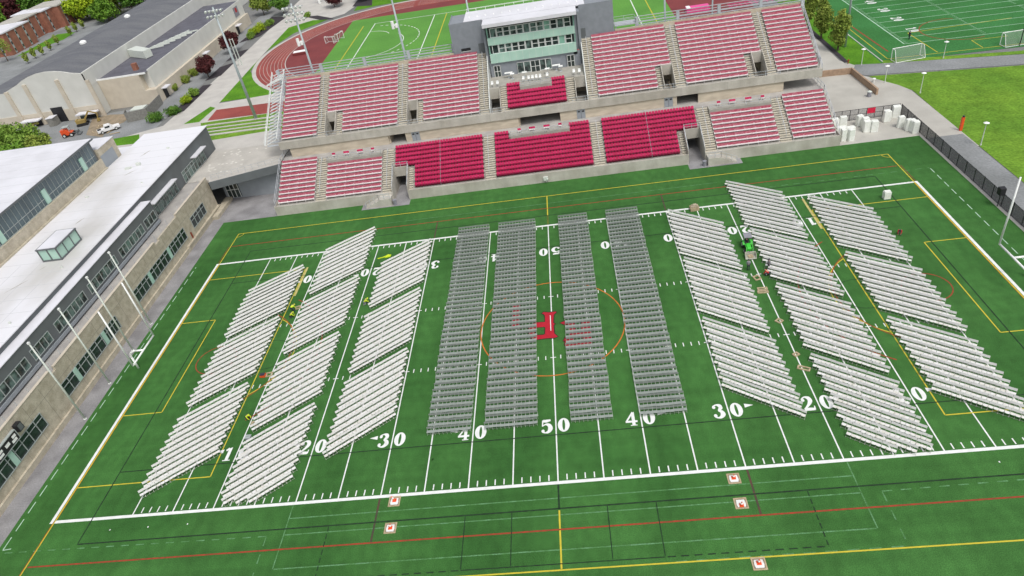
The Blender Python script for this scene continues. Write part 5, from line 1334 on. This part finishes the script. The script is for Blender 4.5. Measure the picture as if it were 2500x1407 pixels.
# soccer goals
def soccer(x,y,w_,h,d_,rz,label,group=None,z=0):
    t = empty('soccer_goal',(x,y,z),rz,label,'soccer goal',group)
    m = MB(); m.tube((-w_/2,0,0),(-w_/2,0,h),.07,6); m.tube((w_/2,0,0),(w_/2,0,h),.07,6); m.tube((-w_/2,0,h),(w_/2,0,h),.07,6); m.build('goal_frame','white_paint',t)
    m = MB()
    for s in (-1,1):
        m.tube((s*w_/2,0,h),(s*w_/2,.9,h),.05,6); m.tube((s*w_/2,.9,h),(s*w_/2,d_,0.05),.05,6); m.tube((s*w_/2,0,.05),(s*w_/2,d_,.05),.05,6)
    m.tube((-w_/2,d_,.05),(w_/2,d_,.05),.05,6); m.build('back_frame','white_paint',t)
    m = MB(); m.quad((-w_/2,.9,h),(w_/2,.9,h),(w_/2,d_,.05),(-w_/2,d_,.05)); m.quad((-w_/2,0,h),(w_/2,0,h),(w_/2,.9,h),(-w_/2,.9,h))
    for s in (-1,1): m.add([(s*w_/2,0,h),(s*w_/2,.9,h),(s*w_/2,d_,.05),(s*w_/2,0,.05)],[(0,1,2,3)])
    m.build('net','net',t)
G = 'white soccer goals on the second field'
soccer(73.6,72.9,5.9,2.3,1.9,R(180+7),'white soccer goal at the near corner of the second field',G)
soccer(94.5,73.0,6.0,2.3,1.9,R(180+3),'white soccer goal cut by the right frame edge',G)
soccer(-62.4,150,3.2,2.2,1.8,R(70),'small white goal tipped on the dark red infield','white goals on the dark red infield',.02)
soccer(-65.6,147.5,3.0,2.0,1.6,R(-20),'small white goal beside another on the dark red infield','white goals on the dark red infield',.02)
m = MB(); m.tube((94.2,71,0),(94.2,71,14),.09,6); tag(m.build('net_post','black'),'thin black pole by the far right soccer goal','pole')
t = empty('far_goalpost',(97,72.5,0),0,'white goalpost upright beyond the far right soccer goal','goalpost'); m = MB(); m.tube((0,0,3),(0,0,12),.08,6); m.build('upright','white_paint',t); m = MB(); m.tube((0,0,3),(6,0,3),.09,6); m.tube((3,0,0),(3,0,3),.12,6); m.build('crossbar','white_paint',t)
# landing mats etc. on the track
m = MB(); m.box(-2.2,2.2,-1.2,1.2,.1,.8); m.box(-2.0,2.0,-1.0,1.0,.8,.88,1); o = m.build('landing_mat',['track_dark','white_paint']); o.location = (*xy(733,128,.5),0); o.rotation_euler=(0,0,.1); tag(o,'white-topped landing mat on the left end of the track','mat')
m = MB(); m.box(-3,3,-1.4,1.4,0,1.1); m.box(-2.9,-1.9,-1.5,1.3,1.1,1.2,1); o = m.build('covered_mat',['pink','white_paint']); o.location = (42.3,125.3,0); tag(o,'bright pink covered mat on the track behind the right stand','mat')
m = MB()
for k in range(11): m.beam((50+k*1.3,119,1.2),(50+k*1.3,122.5,1.2),.08,.08)
for y in (119,120.7,122.4): m.beam((49.5,y,1.25),(63.5,y,1.25),.08,.08)
for x in (50,63):
    for y in (119,122.4): m.beam((x,y,0),(x,y,1.25),.08,.08)
tag(m.build('hurdle_rack','pink'),'pale pink lattice rack of hurdles behind the right stand end','rack')
# second field markings
sb = MB(); z = .0; sx = 76.5; tA = Vector((24.5,-1.5)).normalized()
fl(sb,(76.5,80.4),(76.45,150),.22,z+.004)
for k in range(16):
    y = 80.4+k*3.8; fl(sb,(76.6,y),(76.6+tA.x*60,y+tA.y*60),.14,z)
    for j in range(1,5):
        yy = y+j*.76
        for xo in (76.9,):
            fl(sb,(xo,yy),(xo+.55,yy-.03),.1,z)
        for xo in (92,106): fl(sb,(xo,yy-.9),(xo+.6,yy-.93),.1,z+.002)
tag(sb.build('second_field_lines','line_dash'),kind='structure')
sb = MB(); fl(sb,(70.4,73.4),(70.2,150),.15,z+.006); fl(sb,(70.4,73.4),(130,69.6),.15,z+.006); fl(sb,xy(2216,81),xy(2289,128),.15,z+.008); fl(sb,xy(2216,81),xy(2470,44),.15,z+.008); fl(sb,xy(2372,99),xy(2399,116),.14,z+.008); fl(sb,xy(2372,99),xy(2460,88),.14,z+.008)
tag(sb.build('second_field_yellow_lines','line_yellow'),kind='structure')
sb = MB(); fl(sb,xy(2161,155),xy(2020,45),.22,z+.01); fl(sb,xy(2020,45),xy(1965,0),.22,z+.01); tag(sb.build('second_field_edge','path'),kind='structure')
rb2 = MB(); fl(rb2,xy(2168,126),xy(2065,55),.3,z+.008); c_ = xy(2335,70); farc(rb2,c_[0],c_[1],7,70,290,.2,z+.01,30); tag(rb2.build('second_field_red_lines','line_red'),kind='structure')
sb = MB()
def glyph2(ch,cx,cy,W,H,z):
    for k, grp in enumerate(DIG[ch]):
        for f in grp:
            sb.add([(cx+p[1]*H-.5*H, cy-p[0]*W, z+.001*k) for p in f],[tuple(range(len(f)))])
for k,n_ in enumerate('1234'):
    px,py = ((2236,72),(2198,46),(2165,24),(2132,5))[k]; q = at(px,py,0)
    glyph2(n_,q.x-.6,q.y+.9,1.4,2.2,.006); glyph2('0',q.x-.6,q.y-.7,1.4,2.2,.006)
tag(sb.build('second_field_numbers','line_white'),kind='structure')

# ================================================================ PEOPLE
def person(x, y, rz, joints, top, legs, label, hat=None, z=0):
    """joints: dict of points (forward = +x of the person)"""
    t = empty('person',(x,y,z),rz,label,'person')
    def skin(name, pts, edges, rad, mt, parent, root=0, sub=1):
        me = bpy.data.meshes.new(name); me.from_pydata(pts, edges, []); o = bpy.data.objects.new(name, me); C.objects.link(o); o.parent = parent
        md = o.modifiers.new('skin','SKIN'); md.use_smooth_shade = True
        for i,v in enumerate(me.skin_vertices[0].data): v.radius = (rad[i],rad[i]*.85); v.use_root = (i == root)
        if sub: s_ = o.modifiers.new('sub','SUBSURF'); s_.levels = s_.render_levels = 1
        me.materials.append(M[mt]); return o
    J = joints; names = list(J)
    idx = {n:i for i,n in enumerate(names)}
    E_ = [('pelvis','chest'),('chest','neck'),('neck','head'),('head','crown')]
    for s in 'LR': E_ += [('chest','sh'+s),('sh'+s,'el'+s),('el'+s,'wr'+s),('wr'+s,'ha'+s),('pelvis','hi'+s),('hi'+s,'kn'+s),('kn'+s,'an'+s),('an'+s,'to'+s)]
    rr = {'pelvis':.14,'chest':.15,'neck':.055,'head':.10,'crown':.07}
    def rad(n): 
        return rr.get(n) or {'sh':.065,'el':.045,'wr':.032,'ha':.042,'hi':.09,'kn':.06,'an':.042,'to':.045}[n[:2]]
    body = skin('body',[J[n] for n in names],[(idx[a],idx[b]) for a,b in E_],[rad(n) for n in names],'skin',t,idx['pelvis'])
    tn = ['pelvis','chest','shL','elL','wrL','shR','elR','wrR']; 
    tp_ = [J[n] for n in tn]; tp_.append(tuple(Vector(J['chest']).lerp(Vector(J['neck']),.6))); 
    skin('shirt',tp_,[(0,1),(1,2),(2,3),(3,4),(1,5),(5,6),(6,7),(1,8)],[.165,.185,.09,.065,.05,.09,.065,.05,.08],top,t)
    ln = ['pelvis','hiL','knL','anL','hiR','knR','anR']
    skin('trousers',[J[n] for n in ln],[(0,1),(1,2),(2,3),(0,4),(4,5),(5,6)],[.16,.11,.08,.062,.11,.08,.062],legs,t)
    m = MB()
    for s in 'LR':
        a = Vector(J['an'+s]); b = Vector(J['to'+s]); m.tube((a.x-.03,a.y,a.z-.02),(b.x+.03,b.y,b.z),.055,8,0,.05)
    m.build('shoes','cloth_dark',t)
    h = Vector(J['head']); c = Vector(J['crown']); u = (c-h).normalized()
    m = MB(); m.tube(h+u*.03,h+u*.13,.125,12,0,.10); m.tube(h+u*.13,h+u*.17,.10,12,0,.04)
    m.build('hard_hat' if hat else 'hair', hat or 'cloth_dark', t)
    return t
def stand(): 
    return {'pelvis':(0,0,.95),'chest':(.02,0,1.32),'neck':(.02,0,1.52),'head':(.04,0,1.62),'crown':(.04,0,1.72),
     'shL':(0,.19,1.44),'elL':(.0,.24,1.16),'wrL':(.10,.22,.93),'haL':(.14,.21,.86),'shR':(0,-.19,1.44),'elR':(0,-.24,1.16),'wrR':(.10,-.22,.93),'haR':(.14,-.21,.86),
     'hiL':(0,.10,.90),'knL':(.06,.11,.50),'anL':(-.02,.11,.09),'toL':(.14,.12,.05),'hiR':(0,-.10,.90),'knR':(.0,-.11,.50),'anR':(-.06,-.11,.09),'toR':(.10,-.12,.05)}
def bend():
    j = stand(); j.update({'pelvis':(-.18,0,.88),'chest':(.16,0,1.06),'neck':(.35,0,1.10),'head':(.45,0,1.08),'crown':(.54,0,1.05),
     'shL':(.25,.19,1.05),'elL':(.33,.22,.78),'wrL':(.42,.15,.52),'haL':(.45,.13,.44),'shR':(.25,-.19,1.05),'elR':(.33,-.22,.78),'wrR':(.42,-.15,.52),'haR':(.45,-.13,.44),
     'hiL':(-.16,.10,.84),'knL':(.02,.13,.47),'hiR':(-.16,-.10,.84),'knR':(.02,-.13,.47)}); return j
def kneel():
    j = stand(); j.update({'pelvis':(-.15,0,.42),'chest':(.12,0,.72),'neck':(.28,0,.84),'head':(.37,0,.88),'crown':(.46,0,.90),
     'shL':(.19,.19,.78),'elL':(.32,.22,.52),'wrL':(.46,.14,.30),'haL':(.50,.12,.22),'shR':(.19,-.19,.78),'elR':(.32,-.22,.52),'wrR':(.46,-.14,.30),'haR':(.50,-.12,.22),
     'hiL':(-.13,.10,.40),'knL':(.24,.16,.42),'anL':(.16,.16,.09),'toL':(.32,.17,.05),'hiR':(-.13,-.10,.40),'knR':(.02,-.14,.09),'anR':(-.38,-.12,.10),'toR':(-.48,-.12,.05)}); return j
def sit():
    j = stand(); j.update({'knL':(.40,.16,.93),'knR':(.40,-.16,.93),'anL':(.46,.16,.52),'anR':(.46,-.16,.52),'toL':(.62,.17,.47),'toR':(.62,-.17,.47),
     'wrL':(.38,.12,1.12),'haL':(.42,.10,1.15),'wrR':(.38,-.12,1.12),'haR':(.42,-.10,1.15),'elL':(.14,.25,1.12),'elR':(.14,-.25,1.12)}); return j
person(-37.3,9.0,R(50),bend(),'hivis','cloth_dark','person in yellow hi-vis bending beside the left 10 line, farther of two','hivis')
person(-37.2,7.7,R(10),kneel(),'hivis','cloth_dark','person in yellow hi-vis kneeling beside the left 10 line, nearer of two','hivis')
person(-37.0,-11.8,R(-30),kneel(),'hivis','cloth_dark','person in yellow hi-vis crouching alone by the left 10 line','hivis')
person(-26.5,9.0,R(20),kneel(),'hivis','cloth_grey','person in yellow hi-vis crouching by the left 20 line','hivis')
person(26.35,7.2,R(80),stand(),'cloth_grey','cloth_dark','person in grey top and dark trousers standing before the tractor bucket')
person(28.9,6.9,R(200),stand(),'cloth_grey','cloth_dark','person in grey shirt standing behind the red-shirted one')
person(28.4,5.6,R(150),kneel(),'cloth_red','cloth_dark','person in red shirt kneeling at the end of a white chair row')
person(47.3,11.6,R(240),kneel(),'cloth_red','cloth_grey','person in red top crouching alone on the right end turf')
person(27.45,12.65,R(-94),sit(),'cloth_dark','cloth_dark','person in dark clothes sitting at the wheel of the green tractor',z=-.1)
q = at(2219,96,0); person(q.x,q.y,R(200),stand(),'cloth_dark','cloth_dark','person in dark clothes standing far off on the second field')
M['scuff'] = mat('scuff', (.024,.10,.014), .9, scale=1.4, col2=(.036,.14,.02), detail=8)
m = MB()
for px,py,r_,a0,a1 in ((1120,1130,3.0,60,170),(1120,1132,3.7,70,185),(1085,1150,2.2,100,230),(1240,1000,4,200,260),(700,1330,5,20,70),(2130,1000,3,30,120)):
    q = at(px,py); farc(m,q.x,q.y,r_,a0,a1,.14,.003,26)
tag(m.build('tyre_marks','scuff'),kind='structure')
# hi-vis bundles left on the turf
m = MB()
for p,q_ in (((0,0,.05),(.9,.2,.06)),((.9,.2,.06),(1.7,.8,.06)),((1.1,.1,.05),(1.9,.3,.05))): m.beam(p,q_,.16,.08)
m.prism([(1.3,.0),(2.0,.1),(2.1,.6),(1.5,.7)],.02,.15)
o = m.build('warning_tape','hivis'); o.location = (-26.9,20.6,0); tag(o,'tangle of yellow tape on the turf near the far left 20','tape')
m = MB(); m.box(-.3,.3,-.25,.25,0,.3); m.box(-.35,.35,-.3,.3,.3,.36,1); m.beam((-.2,0,.36),(.2,0,.5),.04,.04,1); o = m.build('tool_box',['cloth_grey','frame_grey']); o.location = (-35.9,-14.9,0); tag(o,'small grey tool box at the corner of the nearest left block','tool box')
